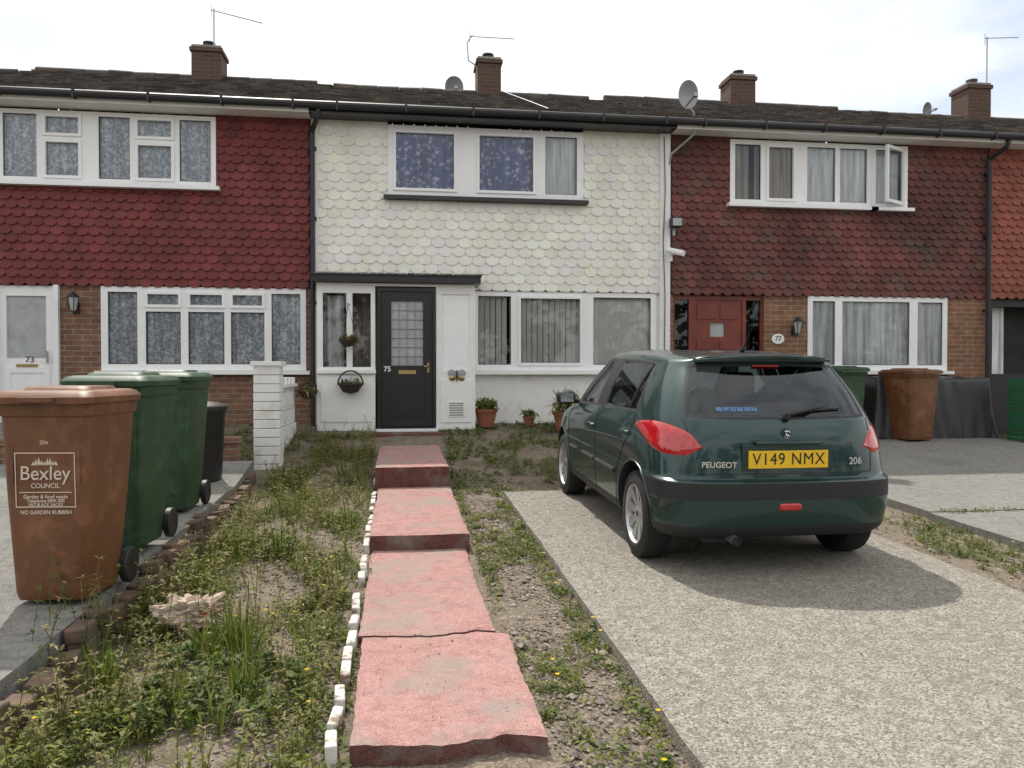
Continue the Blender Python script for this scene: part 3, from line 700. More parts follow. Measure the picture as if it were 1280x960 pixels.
def wblock(x0,x1,y0,y1,z0,z1): mb.box(x0,x1,y0,y1,z0,z1,'whitepaint')
nz=12
for i in range(nz): 
    d=U(0,.006); wblock(-1.62-d,-1.34+d,9.2-d,9.5+d,.30+i*.1,.394+i*.1)
wblock(-1.65,-1.31,9.17,9.53,1.50,1.55)
mb.obj('pillar',e,bevel=.006)
mb=MB()
wblock(-1.54,-1.40,9.53,11.15,.3,.75)
for j in range(7):
    ya=9.54+j*.23
    for i in range(2):
        za=.76+i*.235
        wblock(-1.52,-1.42,ya,ya+.225,za,za+.03); wblock(-1.52,-1.42,ya,ya+.225,za+.2,za+.23); wblock(-1.52,-1.42,ya,ya+.03,za+.031,za+.199); wblock(-1.52,-1.42,ya+.195,ya+.225,za+.031,za+.199)
        T=Matrix.Translation((-1.47,ya+.1125,za+.115))@Matrix.Rotation(math.pi/4,4,'X'); mb.box(-.045,.045,-.085,.085,-.015,.015,'whitepaint',(1,1,1),T); mb.box(-.043,.043,-.015,.015,-.085,.085,'whitepaint',(1,1,1),T)
wblock(-1.56,-1.38,9.53,11.15,1.235,1.275)
for j in range(5): wblock(-1.54,-1.40,9.6+j*.32,9.75+j*.32,1.277,1.36)
mb.obj('screen_blocks',e,bevel=.005)
# ------------------------------------------------------------------ bins
def rrect(w,d,r,z,cy=0,n=4,cx=0):
    p=[]
    for q,(sx,sy,a0) in enumerate(((1,1,0),(-1,1,90),(-1,-1,180),(1,-1,270))):
        for k in range(n+1):
            a=math.radians(a0+90*k/n); p.append(Vector((cx+sx*(w/2-r)+r*math.cos(a),cy+sy*(d/2-r)+r*math.sin(a),z)))
    return p
def bin_(name,loc,rz,color,h=1.08,label=False,scale=(1,1,1)):
    m=plain(name+'_plastic',color,.5,var=.3,scale=3,bump=.1,bscale=200,dirt=(tuple(c*1.6+.03 for c in color),5,.5,.8))
    e=empty(name,loc); e.rotation_euler=(0,0,rz); e.scale=scale
    mb=MB()
    mb.loft([rrect(.40,.40,.04,.02,-.02),rrect(.42,.43,.045,.06,-.02),rrect(.48,.52,.045,.55,0),rrect(.525,.575,.05,h*.86,.01)],m)
    mb.loft([rrect(.545,.60,.05,h*.86+.001,.01),rrect(.555,.615,.05,h*.875,.01),rrect(.56,.62,.05,h*.915,.01)],m)
    for i in (-1,1):
        mb.box(i*.19-.010,i*.19+.010,-.272,-.2,.62,h*.86,m)
    a=mb.obj('body',None,smooth=True,angle=40); a.parent=e
    mb=MB()
    mb.loft([rrect(.585,.68,.06,h*.917,-.0),rrect(.59,.69,.06,h*.945,0),rrect(.55,.64,.06,h*.967,0),rrect(.49,.56,.06,h*.975,.02)],m)
    mb.loft([rrect(.40,.40,.06,h*.9755,.02),rrect(.37,.36,.06,h*.992,.02)],m)
    mb.tube([(-.24,.37,h*.93),(.24,.37,h*.93)],.018,m,8); mb.box(-.2,.2,.30,.40,h*.885,h*.93,m)
    mb.box(-.10,.10,-.37,-.335,h*.925,h*.945,m)
    a=mb.obj('lid',None,smooth=True,angle=40); a.parent=e
    mb=MB()
    for s in (-1,1):
        T=Matrix.Translation((s*.235,.24,.10))@Matrix.Rotation(math.pi/2,4,'Y')
        mb.lathe([(.001,-.02),(.06,-.022),(.09,-.025),(.10,-.018),(.10,.018),(.09,.025),(.06,.022),(.001,.02)],'blackpl',T,20)
    mb.tube([(-.23,.24,.10),(.23,.24,.10)],.012,'metal'); a=mb.obj('wheels',None,smooth=True); a.parent=e
    if label:
        mb=MB()
        cream=plain('label_print',(.62,.52,.42),.6,var=.05)
        def fp(x,z,o=.004): 
            y=-(.26+(z-.55)*(.2775-.26)/(h*.86-.55))-o
            return (x,y,z)
        F_=.172
        for a0,b0,c0,d0 in ((-F_,F_,.50,.506),(-F_,F_,.774,.78),(-F_,-F_+.006,.506,.774),(F_-.006,F_,.506,.774),(-.15,.15,.575,.58)):
            mb.poly([fp(a0,c0),fp(b0,c0),fp(b0,d0),fp(a0,d0)],cream)
        for k in range(9):
            x=-.065+k*.016; mb.poly([fp(x-.013,.715),fp(x+.013,.715),fp(x,.735+.022*math.sin(k*2.3)**2)],cream)
        a=mb.obj('label_frame'); a.parent=e
        rx=math.pi/2-math.atan2(.0175,h*.86-.55)
        for body,sz,z in (('Bexley',.10,.672),('COUNCIL',.034,.610),('Garden & food waste',.027,.555),('Telephone 0845 000',.024,.534),('NO BLACK SACKS',.022,.514),('NO GARDEN RUBBISH',.027,.475),('23in',.026,.83)):
            p=fp(0,z,.005); text(0.0005,body,e,sz,cream,p,(rx,0,0),.0005,'label_text',local=True,sx=1.08)
    return e
brown=(.165,.066,.026); green=(.024,.066,.030)
bin_('wheelie_bin',(-1.73,4.50,G(0,4.4)+.125),math.radians(-6),brown,1.12,True,(.86,.92,.99))
bin_('wheelie_bin',(-1.76,5.42,G(0,5.4)+.155),math.radians(-4),green,1.12,scale=(.88,.95,1))
bin_('wheelie_bin',(-1.84,6.75,G(0,6.7)+.125),math.radians(-2),green,1.13,scale=(.9,.95,1))
bin_('wheelie_bin',(6.45,11.0,G(6,11)+.01),0,green,1.10)
bin_('wheelie_bin',(7.48,10.85,G(7,10.9)+.01),.2,brown,1.07)
e=empty('dustbin',(-1.93,8.1,.3)); mb=MB(); T=Matrix.Translation((-1.93,8.1,G(0,8.1)+.11))
mb.lathe([(.001,.0),(.19,0),(.20,.05),(.235,.66),(.25,.68),(.25,.70)],'blackpl',T,28); mb.lathe([(.262,.695),(.262,.725),(.24,.745),(.1,.77),(.001,.78)],'blackpl',T,28); mb.tube([(-2.0,8.1,1.12),(-2.0,8.1,1.16),(-1.86,8.1,1.16),(-1.86,8.1,1.12)],.01,'blackpl'); mb.obj('body',e,smooth=True)
mb=MB(); n=80; mm=34; vs=[];fs=[]
for j in range(mm+1):
    for i in range(n+1):
        u=i/n; v=j/mm; x=6.95+2.1*u
        ez=min(1,min(u,1-u)*16)
        fold=abs(noise.noise(Vector((x*4.5,v*1.2,3))))*.09
        if v<.6: y=11.05-.10*(1-v/.6)-fold*(1-v/.6*.7); z=.42+.92*ez*(v/.6)
        else: y=11.05+.58*(v-.6)/.4; z=.42+.92*ez
        z+=noise.noise(Vector((x*1.6,y*2,0)))*.05*ez+noise.noise(Vector((x*7,y*6,5)))*.012
        vs.append((x,y,max(z,.40)))
for j in range(mm):
    for i in range(n): fs.append((j*(n+1)+i,j*(n+1)+i+1,(j+1)*(n+1)+i+1,(j+1)*(n+1)+i))
M['tarp']=plain('black_tarpaulin',(.030,.030,.032),.4,var=.3,bump=.3,bscale=14)
mb.raw(vs,fs,'tarp'); mb.obj('tarpaulin_covered_heap',smooth=True,angle=180)
M['crate']=plain('green_crate',(.012,.14,.05),.5,var=.2)
e=empty('crate_stack',(9.45,10.7,.45)); mb=MB()
for k in range(6):
    z=.42+k*.155; x0,x1,y0,y1=9.06,9.7,10.45,10.85
    for zz in (z,z+.05,z+.10):
        mb.box(x0,x1,y0,y0+.02,zz,zz+.035,'crate'); mb.box(x0,x0+.02,y0+.021,y1,zz,zz+.035,'crate'); mb.box(x1-.02,x1,y0+.021,y1,zz,zz+.035,'crate')
    for q in range(5): xx=x0+q*(x1-x0-.03)/4; mb.box(xx,xx+.03,y0-.006,y0-.001,z,z+.14,'crate')
    mb.box(x0+.021,x1-.021,y0+.021,y1,z,z+.012,'crate')
mb.obj('crates',e)
def pot(name,x,y,r,h,kind=0,fl=True,ph=.25):
    z=G(x,y)-.05; e=empty(name,(x,y,z)); mb=MB()
    mb.lathe([(.001,0),(r*.68,0),(r*.95,h*.82),(r*1.05,h*.82),(r*1.08,h),(r*.95,h),(r*.9,h*.9),(.001,h*.88)],'terracotta',Matrix.Translation((x,y,z)),24); mb.obj('pot',e,smooth=True)
    mb=MB()
    for i in range(150): leaf(mb,Vector((x+U(-r,r)*.7,y+U(-r,r)*.7,z+h*.9+U(0,ph*.3))),U(0,6.28),U(.2,1.5),U(.5,1.1)*ph,U(.02,.045),gcol(random.choice((0,1,1,2))),U(.1,.8))
    if fl:
        for i in range(26): 
            xx=x+U(-r,r)*1.4; yy=y+U(-r,r); zz=z+h+U(.05,ph)
            for q in range(3): flower(mb,xx+U(-.01,.01),yy,zz,(.6,.5,.15))
    mb.obj('plant',e)
pot('potted_plant',1.22,11.35,.16,.26); pot('potted_plant',2.30,11.0,.17,.28,ph=.40); pot('potted_plant',1.85,11.4,.09,.14,ph=.14,fl=False)
def basket(name,x,y,z,r,hang=None,fl=True):
    e=empty(name,(x,y,z)); mb=MB()
    mb.lathe([(.001,-r*.75),(r*.6,-r*.6),(r*.9,-.02),(r*1.04,0),(r*1.04,.02),(r*.9,.01),(.001,0)],'wicker',Matrix.Translation((x,y,z)),20)
    if hang:
        for k in range(3):
            a=k*2.09; mb.tube([(x+r*math.cos(a),y+r*math.sin(a),z),(x,y,hang)],.003,'blackpl',4)
    else:
        mb.tube([(x+r*math.cos(t),y,z+r*1.1*math.sin(t)) for t in [i*math.pi/12 for i in range(13)]],.012,'wicker',6)
    mb.obj('basket_body',e,smooth=True)
    mb=MB()
    for i in range(90): leaf(mb,Vector((x+U(-r,r)*.8,y+U(-r,r)*.6,z+U(0,.04))),U(0,6.28),U(-.2,1.3),U(.04,.14),U(.015,.035),gcol(random.choice((0,2,3))),U(.2,1.1))
    if fl: 
        for i in range(8): flower(mb,x+U(-r,r),y+U(-r,r)*.6,z+U(.0,.08),(.6,.35,.3))
    mb.obj('plants',e)
basket('hanging_basket',-.70,PY-.16,1.86,.12,2.35)
e2=MB(); e2.tube([(-.69,PY,2.36),(-.70,PY-.17,2.36)],.006,'blackpl'); e2.obj('basket_bracket')
basket('wicker_basket',-.67,PY-.13,1.26,.17,None,False)
basket('wall_basket',-1.24,11.1,1.15,.12,None)
mb=MB()
for s in (-1,1):
    for k in range(2):
        T=Matrix.Translation((.79+s*.06,PY-.02,1.39-k*.06+.02))@Matrix.Rotation(math.pi/2,4,'X')@Matrix.Rotation(s*.6*(1-2*k),4,'Z')
        mb.lathe([(.001,.006),(.045-.012*k,.004),(.055-.012*k,-.004),(.001,-.006)],'gold' if k else 'dish',T@Matrix.Scale(1.25,4,(1,0,0)),14)
mb.tube([(.79,PY-.03,1.30),(.79,PY-.03,1.46)],.009,'wicker'); mb.obj('butterfly_ornament',smooth=True)
M['paper']=pebbly('greaseproof_paper',(.55,.44,.36),(.45,.36,.29),12,.2,.3,stain=((.42,.06,.03),9,.58,.64))
bm=bmesh.new(); bmesh.ops.create_icosphere(bm,subdivisions=5,radius=1)
for v in bm.verts:
    c=v.co.copy()
    n=noise.noise(c*1.6)*.35+abs(noise.noise(c*3.1))*.55+abs(noise.noise(c*7))*.2-.25; v.co*=1+n; v.co.x*=.17;v.co.y*=.12;v.co.z*=.10
    if v.co.z<-.02: v.co.z=-.02
me=bpy.data.meshes.new('paper_bag'); bm.to_mesh(me); bm.free(); me.materials.append(M['paper']); o=bpy.data.objects.new('paper_bag_litter',me); o.location=(-1.05,4.25,G(0,4.25)+.06); o.rotation_euler=(.15,.08,.2); col.objects.link(o)

# ------------------------------------------------------------------ unseen trees added across the street to darken reflections
mb=MB()
for k in range(11):
    cx=-27+k*5.4+U(-1,1); cy=-17+U(-1.5,1.5); H=U(6.5,9.5)
    mb.tube([(cx,cy,-.1),(cx+U(-.1,.1),cy,H*.3),(cx+U(-.3,.3),cy,H*.7)],[.22,.16,.05],'bark',8)
    for q in range(5):
        a=U(0,6.28); mb.tube([(cx,cy,H*.3+q*.3),(cx+math.cos(a)*1.6,cy+math.sin(a)*1.6,H*.5+q*.3)],[.08,.03],'bark',5)
    cl=[(cx+U(-2.2,2.2),cy+U(-1.6,1.6),U(H*.22,H*.9),U(.9,1.7)) for _ in range(13)]
    for (a,b,c,r) in cl:
        for i in range(75):
            d=Vector((random.gauss(0,1),random.gauss(0,1),random.gauss(0,1))).normalized()*r*U(.5,1)
            v=U(.5,1.2); leaf(mb,Vector((a,b,c))+d,U(0,6.28),U(-.8,1),.55,.5,(.05*v,.085*v,.022*v),.3)
mb.obj('reflection_tree_row')

# ------------------------------------------------------------------ CAR
M['carpaint']=plain('dark_green_car_paint',(.003,.034,.032),.32,metal=.25,var=.08,coat=.7)
M['carpaint'].node_tree.nodes['Principled BSDF'].inputs['Coat Roughness'].default_value=.05
M['carglass']=glassmat('car_glass',(.50,.58,.56),.02)
M['rubber']=plain('tyre_rubber',(.018,.018,.018),.85,var=.3)
M['trim']=plain('black_trim',(.016,.017,.019),.6,var=.15)
M['redlens']=plain('red_lens',(.50,.008,.014),.12,var=.3,scale=30,coat=1)
M['alloy']=plain('silver_alloy',(.50,.51,.52),.35,metal=.7,var=.12)
M['chrome']=plain('chrome',(.75,.76,.78),.15,metal=1,var=.02)
M['plate']=plain('yellow_plate',(.80,.50,.02),.4,var=.03)
M['seat']=plain('seat_cloth',(.07,.073,.08),.9,var=.3,scale=20)
M['sticker']=plain('blue_sticker',(.10,.22,.42),.5,var=.5,scale=60)
car=empty('parked_car',(2.40,4.66,.03*4.66)); car.rotation_euler=(math.atan(.03),0,0)
def addc(o): o.parent=car; return o
side_y=[.72,1.2,1.66,1.73,2.2,2.72]
def ring(rear,sx,z,front,zs=None):
    zs=zs or [z]*6
    r=[(x,y,z if len(t)==0 else t[0]) for x,y,*t in rear]
    sy=[(sx[i] if isinstance(sx,(list,tuple)) else sx,side_y[i],zs[i]) for i in range(6)]
    f=[(x,y,z if len(t)==0 else t[0]) for x,y,*t in front]
    return r+sy+f
rings=[
 ring([(0,.09),(.42,.09),(.64,.12),(.765,.25)],.785,.21,[(.785,3.1),(.74,3.52),(.45,3.76),(0,3.80)]),
 ring([(0,.02),(.42,.03),(.67,.07),(.80,.22)],.815,.31,[(.815,3.1),(.77,3.58),(.46,3.80),(0,3.84)]),
 ring([(0,-.01),(.42,.0),(.69,.05),(.815,.21)],.825,.50,[(.825,3.1),(.775,3.58),(.46,3.81),(0,3.85)]),
 ring([(0,-.01),(.42,.0),(.69,.055),(.815,.215)],.827,.605,[(.825,3.1),(.77,3.56),(.46,3.79),(0,3.83)]),
 ring([(0,.035),(.42,.045),(.675,.095),(.80,.245)],.825,.625,[(.823,3.1),(.765,3.55),(.46,3.77),(0,3.81)]),
 ring([(0,.05),(.42,.06),(.65,.12),(.79,.28)],.83,.79,[(.81,3.1),(.73,3.5,.76),(.45,3.70,.73),(0,3.76,.72)]),
 ring([(0,.075),(.42,.085),(.63,.15),(.765,.32)],[.81,.815,.815,.815,.81,.795],.905,[(.765,3.1,.86),(.64,3.40,.83),(.4,3.50,.835),(0,3.54,.84)],[.905,.90,.895,.893,.885,.87]),
 [(0,.11,.975),(.42,.125,.975),(.625,.19,.985),(.735,.36,1.0),(.772,.70,.985),(.785,1.2,.972),(.787,1.66,.958),(.787,1.73,.956),(.78,2.2,.935),(.755,2.75,.91),(.66,2.92,.93),(.5,2.99,.945),(.28,3.04,.957),(0,3.06,.96)],
 None,
 [(0,.40,1.35),(.38,.42,1.345),(.52,.47,1.33),(.575,.62,1.33),(.59,.80,1.34),(.605,1.2,1.355),(.615,1.66,1.36),(.615,1.73,1.36),(.61,1.95,1.355),(.59,2.13,1.34),(.53,2.22,1.345),(.38,2.26,1.355),(.2,2.29,1.36),(0,2.30,1.365)],
 [(0,.36,1.395),(.37,.385,1.388),(.49,.45,1.372),(.545,.62,1.375),(.56,.82,1.39),(.57,1.2,1.405),(.575,1.66,1.412),(.575,1.73,1.412),(.57,1.95,1.405),(.545,2.07,1.395),(.47,2.13,1.395),(.35,2.16,1.40),(.18,2.19,1.405),(0,2.20,1.408)],
]
a=rings[7]; b=rings[9]
rings[8]=[((p[0]+q[0])/2*1.03,(p[1]+q[1])/2+(-.03 if p[1]<.3 else (.03 if p[1]>2.7 else 0)),(p[2]+q[2])/2) for p,q in zip(a,b)]
rings.append([(p[0]*.6,1.3+(p[1]-1.3)*.68,p[2]+.022) for p in rings[10]])
NC=14; NL=26
def full(r): return [Vector(p) for p in r]+[Vector((-r[j][0],r[j][1],r[j][2])) for j in range(NC-2,0,-1)]
V=[]; 
for r in rings: V+=full(r)
F=[];MI=[]
for i in range(len(rings)-1):
    for c in range(NL):
        h=c if c<13 else 25-c
        m=0
        if i in (7,8):
            if h in (0,1,4,5,7,8,10,11,12): m=1
            elif h==6: m=2
        if i==2 and h in (0,1,2,3,10,11,12): m=2
        if i==0: m=2
        F.append((i*NL+c,i*NL+(c+1)%NL,(i+1)*NL+(c+1)%NL,(i+1)*NL+c)); MI.append(m)
nb=len(V); V+=[Vector((p.x*.6,1.9+(p.y-1.9)*.6,.20)) for p in full(rings[0])]
for c in range(NL): F.append((nb+c,nb+(c+1)%NL,(c+1)%NL,c)); MI.append(2)
F.append(tuple(nb+NL-1-k for k in range(NL))); MI.append(2)
tb=(len(rings)-1)*NL; F.append(tuple(tb+k for k in range(NL))); MI.append(0)
me=bpy.data.meshes.new('cage'); me.from_pydata([tuple(v) for v in V],[],F)
for m in ('carpaint','carglass','trim'): me.materials.append(M[m])
me.polygons.foreach_set('material_index',MI)
cg=bpy.data.objects.new('cage',me); col.objects.link(cg)
bm=bmesh.new(); bm.from_mesh(me); cl=bm.edges.layers.float.new('crease_edge')
for e_ in bm.edges:
    ia,ib=e_.verts[0].index//NL,e_.verts[1].index//NL
    if e_.verts[0].index<nb and ia==ib and ia in (3,4): e_[cl]=.6
    if ia==ib and ia in (9,) : e_[cl]=.35
    if ia==ib and ia in (7,) : e_[cl]=.3
    if ia==ib==2: e_[cl]=.5
    if ia==ib==10:
        c0=e_.verts[0].index%NL; 
        if c0 in (0,1,2,25,24): e_[cl]=.6
bmesh.ops.recalc_face_normals(bm,faces=bm.faces[:]); bm.to_mesh(me); bm.free()
s=cg.modifiers.new('s','SUBSURF'); s.levels=3; s.render_levels=3
bpy.context.view_layer.update()
dg=bpy.context.evaluated_depsgraph_get()
me2=bpy.data.meshes.new_from_object(cg.evaluated_get(dg))
bpy.data.objects.remove(cg)
bm=bmesh.new(); bm.from_mesh(me2)
gf=set(f for f in bm.faces if f.material_index==1)
border=[f for f in gf if any(k not in gf for v in f.verts for k in v.link_faces)]
for f in border:
    f.material_index=2
inner=[f for f in gf if f.material_index==1]
iv=set(v for f in inner for v in f.verts)
bm.normal_update()
mv={v:v.normal*-.006 for v in iv}
for v,d in mv.items(): v.co+=d
for f in bm.faces: f.smooth=True
me3=bpy.data.meshes.new('body_shell'); bm.to_mesh(me3); bm.free()
for m in ('carpaint','carglass','trim'): 
    if len(me3.materials)<3: me3.materials.append(M[m])
body=bpy.data.objects.new('body_shell',me3); col.objects.link(body)
cut=MB()
for s_ in (-1,1):
    for yy in (.66,3.06):
        x0,x1=(.50,1.1) if s_>0 else (-1.1,-.50)
        seg=48; v=[]
        for xx in (x0,x1):
            for k in range(seg):
                t=2*math.pi*k/seg; v.append((xx,yy+.345*math.cos(t),.315+.345*math.sin(t)))
        cut.raw(v,[tuple(range(seg)),tuple(range(2*seg-1,seg-1,-1))]+[(k,k+seg,(k+1)%seg+seg,(k+1)%seg) for k in range(seg)],'trim')
co=cut.obj('cutter')
bm=bmesh.new(); bm.from_mesh(co.data); bmesh.ops.recalc_face_normals(bm,faces=bm.faces[:]); bm.to_mesh(co.data); bm.free()
bo=body.modifiers.new('b','BOOLEAN'); bo.object=co; bo.operation='DIFFERENCE'; bo.solver='EXACT'
try: bo.material_mode='TRANSFER'
except Exception: pass
bpy.context.view_layer.update(); dg=bpy.context.evaluated_depsgraph_get()
mf=bpy.data.meshes.new_from_object(body.evaluated_get(dg))
body.modifiers.clear()
if len(mf.polygons)>2000: body.data=mf
else: mf=me3
bpy.data.objects.remove(co)
try: mf.set_sharp_from_angle(angle=math.radians(32))
except Exception: pass
addc(body)
bvh=BVHTree.FromPolygons([v.co.copy() for v in mf.vertices],[tuple(p.vertices) for p in mf.polygons])
def hit(o,d):
    for k in (0,1,2,3):
        r=bvh.ray_cast(Vector(o)+Vector((.0007,.0006,.0008))*(k+1),Vector(d).normalized())
        if r[0] is not None: return r[0],r[1]
    return None,None
def seam(mb,pts,mode,r=.0035,m='trim',n=24,off=.0):
    out=[]
    for k in range(len(pts)-1):
        for i in range(n):
            t=i/n; a=Vector((*pts[k],0)); b=Vector((*pts[k+1],0)); q=a.lerp(b,t)
            out.append(q)
    out.append(Vector((*pts[-1],0)))
    for s_ in ((1,-1) if mode=='side' else (1,)):
        P3=[]
        for q in out:
            if mode=='side': h_,nn=hit((s_*2,q.x,q.y),(-s_,0,0))
            else: h_,nn=hit((q.x,-1.5,q.y),(0,1,0))
            if h_ is not None: P3.append(h_+(nn*off if off else Vector((0,0,0))))
        if len(P3)>2: mb.tube(P3,r,m,6)
mb=MB()
seam(mb,[(2.74,.90),(2.72,.6),(2.66,.30)],'side'); seam(mb,[(1.695,.95),(1.69,.6),(1.70,.29)],'side')
seam(mb,[(.72,.97),(.76,.84),(.92,.70),(1.04,.56),(1.08,.30)],'side'); seam(mb,[(1.08,.275),(2.66,.275)],'side')
seam(mb,[(-.62,.985),(-.60,.80),(-.585,.66)],'rear'); seam(mb,[(.62,.985),(.60,.80),(.585,.66)],'rear')
seam(mb,[(-.585,.655),(.585,.655)],'rear')
seam(mb,[(.93,1.0),(.90,1.2),(.86,1.325)],'side',.011)
addc(mb.obj('panel_gaps',smooth=True))
mb=MB(); 
for y0,y1 in ((1.10,1.67),(1.72,2.64)):
    seam(mb,[(y0,.53),(y1,.53)],'side',.018,'trim',20)
addc(mb.obj('door_rub_strips',smooth=True))
mb=MB()
for s_ in (-1,1):
    for yy in (.66,3.06):
        pts=[]
        for k in range(31):
            t=math.radians(-12+204*k/30); y=yy+.352*math.cos(t); z=.315+.352*math.sin(t)
            h_,nn=hit((s_*2,y,z),(-s_,0,0))
            if h_ is not None and abs(h_.x)>.6: pts.append(h_)
        if len(pts)>3: mb.tube(pts,.007,'carpaint',6)
addc(mb.obj('wheel_arch_lips',smooth=True))
def lamp(s_):
    mb=MB(); nu=26; nv=10; vs=[]
    for i in range(nu+1):
        u=i/nu; ph=math.radians(26-100*u)
        zt=.935+.03*math.sin(math.pi*min(1,u*1.1))-.05*u**4-.05*u**12
        zb=.905-.150*math.sin(min(1,u/.75)*math.pi/2)**1.3+.01*u**3
        if u>.85: zb+= (u-.85)*.45; zt-=(u-.85)*.35
        for j in range(nv+1):
            z=zb+(zt-zb)*j/nv
            d=Vector((math.cos(ph),math.sin(ph),0)); ax=Vector((.40,.50,z)); 
            o_=ax+d*1.2; h_,nn=hit((s_*o_.x,o_.y,o_.z),(-s_*d.x,-d.y,0))
            if h_ is None: h_=Vector((s_*.7,.3,z)); nn=Vector((s_,-1,0)).normalized()
            e_=min(i,nu-i)/3; e2=min(j,nv-j)/2; k=min(1,e_,e2)
            if nn.dot(Vector((s_*d.x,d.y,0)))<0: nn=-nn
            vs.append(h_+nn*(-.002+.012*math.sin(k*math.pi/2)))
    fs=[]
    for i in range(nu):
        for j in range(nv): fs.append((i*(nv+1)+j,(i+1)*(nv+1)+j,(i+1)*(nv+1)+j+1,i*(nv+1)+j+1))
    mb.raw(vs,fs,'redlens'); addc(mb.obj('tail_lamp',smooth=True,angle=180))
lamp(1); lamp(-1)
def wheel(x,y,s_):
    mb=MB(); T=Matrix.Translation((x,y,.295))@Matrix.Rotation(s_*math.pi/2,4,'Y')
    mb.lathe([(.19,-.09),(.27,-.095),(.29,-.085),(.298,-.06),(.300,-.0),(.298,.06),(.29,.082),(.27,.092),(.215,.095),(.205,.085),(.20,.04)],'rubber',T,48)
    mb.lathe([(.207,.088),(.200,.092),(.192,.08),(.185,.03),(.18,-.08)],'alloy',T,48)
    mb.lathe([(.001,.02),(.185,.02)],'trim',T,32)
    for k in range(9):
        A=T@Matrix.Rotation(2*math.pi*k/9,4,'Z')
        vs=[(.05,-.022,.055),(.05,.022,.055),(.195,.034,.075),(.195,-.034,.075),(.05,-.022,.03),(.05,.022,.03),(.195,.034,.03),(.195,-.034,.03)]
        mb.raw([A@Vector(p) for p in vs],[(0,3,2,1),(0,1,5,4),(1,2,6,5),(2,3,7,6),(3,0,4,7)],'alloy')
    mb.lathe([(.07,.03),(.07,.055),(.055,.066),(.001,.068)],'alloy',T,24); mb.lathe([(.022,.0685),(.001,.0715)],'trim',T,16)
    addc(mb.obj('wheel',smooth=True))
for s_ in (-1,1):
    for yy in (.66,3.06): wheel(s_*.715,yy,s_)
def rearpt(x,z):
    h_,nn=hit((x,-1.5,z),(0,1,0))
    if h_ is None: print('MISS',x,z); return Vector((x,.05,z)),Vector((0,-1,0))
    return h_,nn
h_,nn=rearpt(0,.745)
mb=MB(); yb=h_.y
mb.box(-.30,.30,yb-.004,yb+.03,.67,.835,'carpaint'); mb.box(-.262,.262,yb-.018,yb-.0045,.69,.80,'plate'); addc(mb.obj('number_plate',bevel=.002))
addc(text(0,'V149 NMX',None,.105,'black',(0,yb-.019,.745),(math.pi/2,0,0),.0008,'plate_text',sx=.90,sp=1.12))
mb=MB(); mb.box(-.22,.22,yb-.03,yb+.02,.838,.856,'carpaint'); addc(mb.obj('plate_lamp_housing',bevel=.006))
h2,_=rearpt(.42,.70); addc(text(.001,'206',None,.062,'chrome',(.46,h2.y-.004,.725),(math.pi/2,0,.12),.003,'badge_text'))
h2,_=rearpt(-.42,.70); addc(text(.001,'PEUGEOT',None,.050,'chrome',(-.445,h2.y-.006,.712),(math.pi/2,0,-.15),.003,'badge_text'))
h2,_=rearpt(0,.895)
mb=MB(); x_=0
mb.lathe([(.001,.008),(.03,.004),(.035,-.004)],'trim',Matrix.Translation((0,h2.y,.90))@Matrix.Rotation(math.pi/2,4,'X'),20)
for p in ([(-.012,.0,.876),(-.004,0,.90),(.0,0,.925),(-.012,0,.915)],[(0,0,.90),(.018,0,.885),(.022,0,.89)],[(0,0,.912),(.015,0,.918),(.02,0,.908)],[(-.004,0,.90),(.008,0,.88),(.004,0,.872)]):
    mb.tube([(q[0],h2.y-.010,q[2]) for q in p],.0035,'chrome',6)
addc(mb.obj('rear_badge',smooth=True))
h2,_=rearpt(0,.44); mb=MB()
mb.loft([[Vector((p.x,h2.y+.01,.452+p.y)) for p in rrect(.15,.05,.02,0)],[Vector((p.x,h2.y-.008,.452+p.y)) for p in rrect(.145,.045,.02,0)],[Vector((p.x,h2.y-.014,.452+p.y)) for p in rrect(.12,.03,.012,0)]],'redlens')
addc(mb.obj('rear_fog_lamp',smooth=True,angle=50))
mb=MB(); mb.tube([(-.34,.35,.24),(-.34,.12,.245),(-.34,.02,.24)],.03,'metal',14,cap=False); mb.tube([(-.34,.13,.245),(-.34,.03,.24)],.024,'trim',12)
mb.loft([[Vector((-.38+p.x,.5+0,.27+p.y)) for p in rrect(.30,.13,.05,0)],[Vector((-.38+p.x,.15,.27+p.y)) for p in rrect(.30,.13,.05,0)]],'trim')
addc(mb.obj('exhaust',smooth=True))
def glasspt(x,z,off): h_,nn=rearpt(x,z); return h_+Vector((0,-off,off*.5))
mb=MB(); 
mb.tube([glasspt(0.02,.985,.01),glasspt(.02,1.0,.03)],.022,'trim',12)
mb.tube([glasspt(.02,1.0,.03),glasspt(.2,1.035,.025),glasspt(.34,1.06,.02)],[.011,.008,.005],'trim',8)
mb.tube([glasspt(.02+.05,1.015,.014),glasspt(.25,1.035,.014),glasspt(.42,1.045,.014)],.006,'trim',6)
addc(mb.obj('rear_wiper',smooth=True))
mb=MB()
for k in range(6):
    q=[glasspt(-.42+.045*k,1.035,.003),glasspt(-.42+.045*k+.04,1.035,.003),glasspt(-.42+.045*k+.04,1.06,.003),glasspt(-.42+.045*k,1.06,.003)]
    mb.poly(q,'sticker')
addc(mb.obj('window_sticker'))
mb=MB(); p0,_=rearpt(0,1.315); mb.box(-.09,.09,p0.y+.0,p0.y+.02,1.30,1.325,'redlens'); addc(mb.obj('high_brake_lamp'))
mb=MB(); mb.loft([[Vector((x,.36+.10*abs(x/.5)**2.2+dy,1.398-.03*abs(x/.5)**2+dz)) for dy,dz in ((.10,.006),(-.05,-.012),(-.045,-.028),(.08,-.02))] for x in [(-.47+.94*i/20) for i in range(21)]],'carpaint')
addc(mb.obj('roof_spoiler',smooth=True,angle=50))
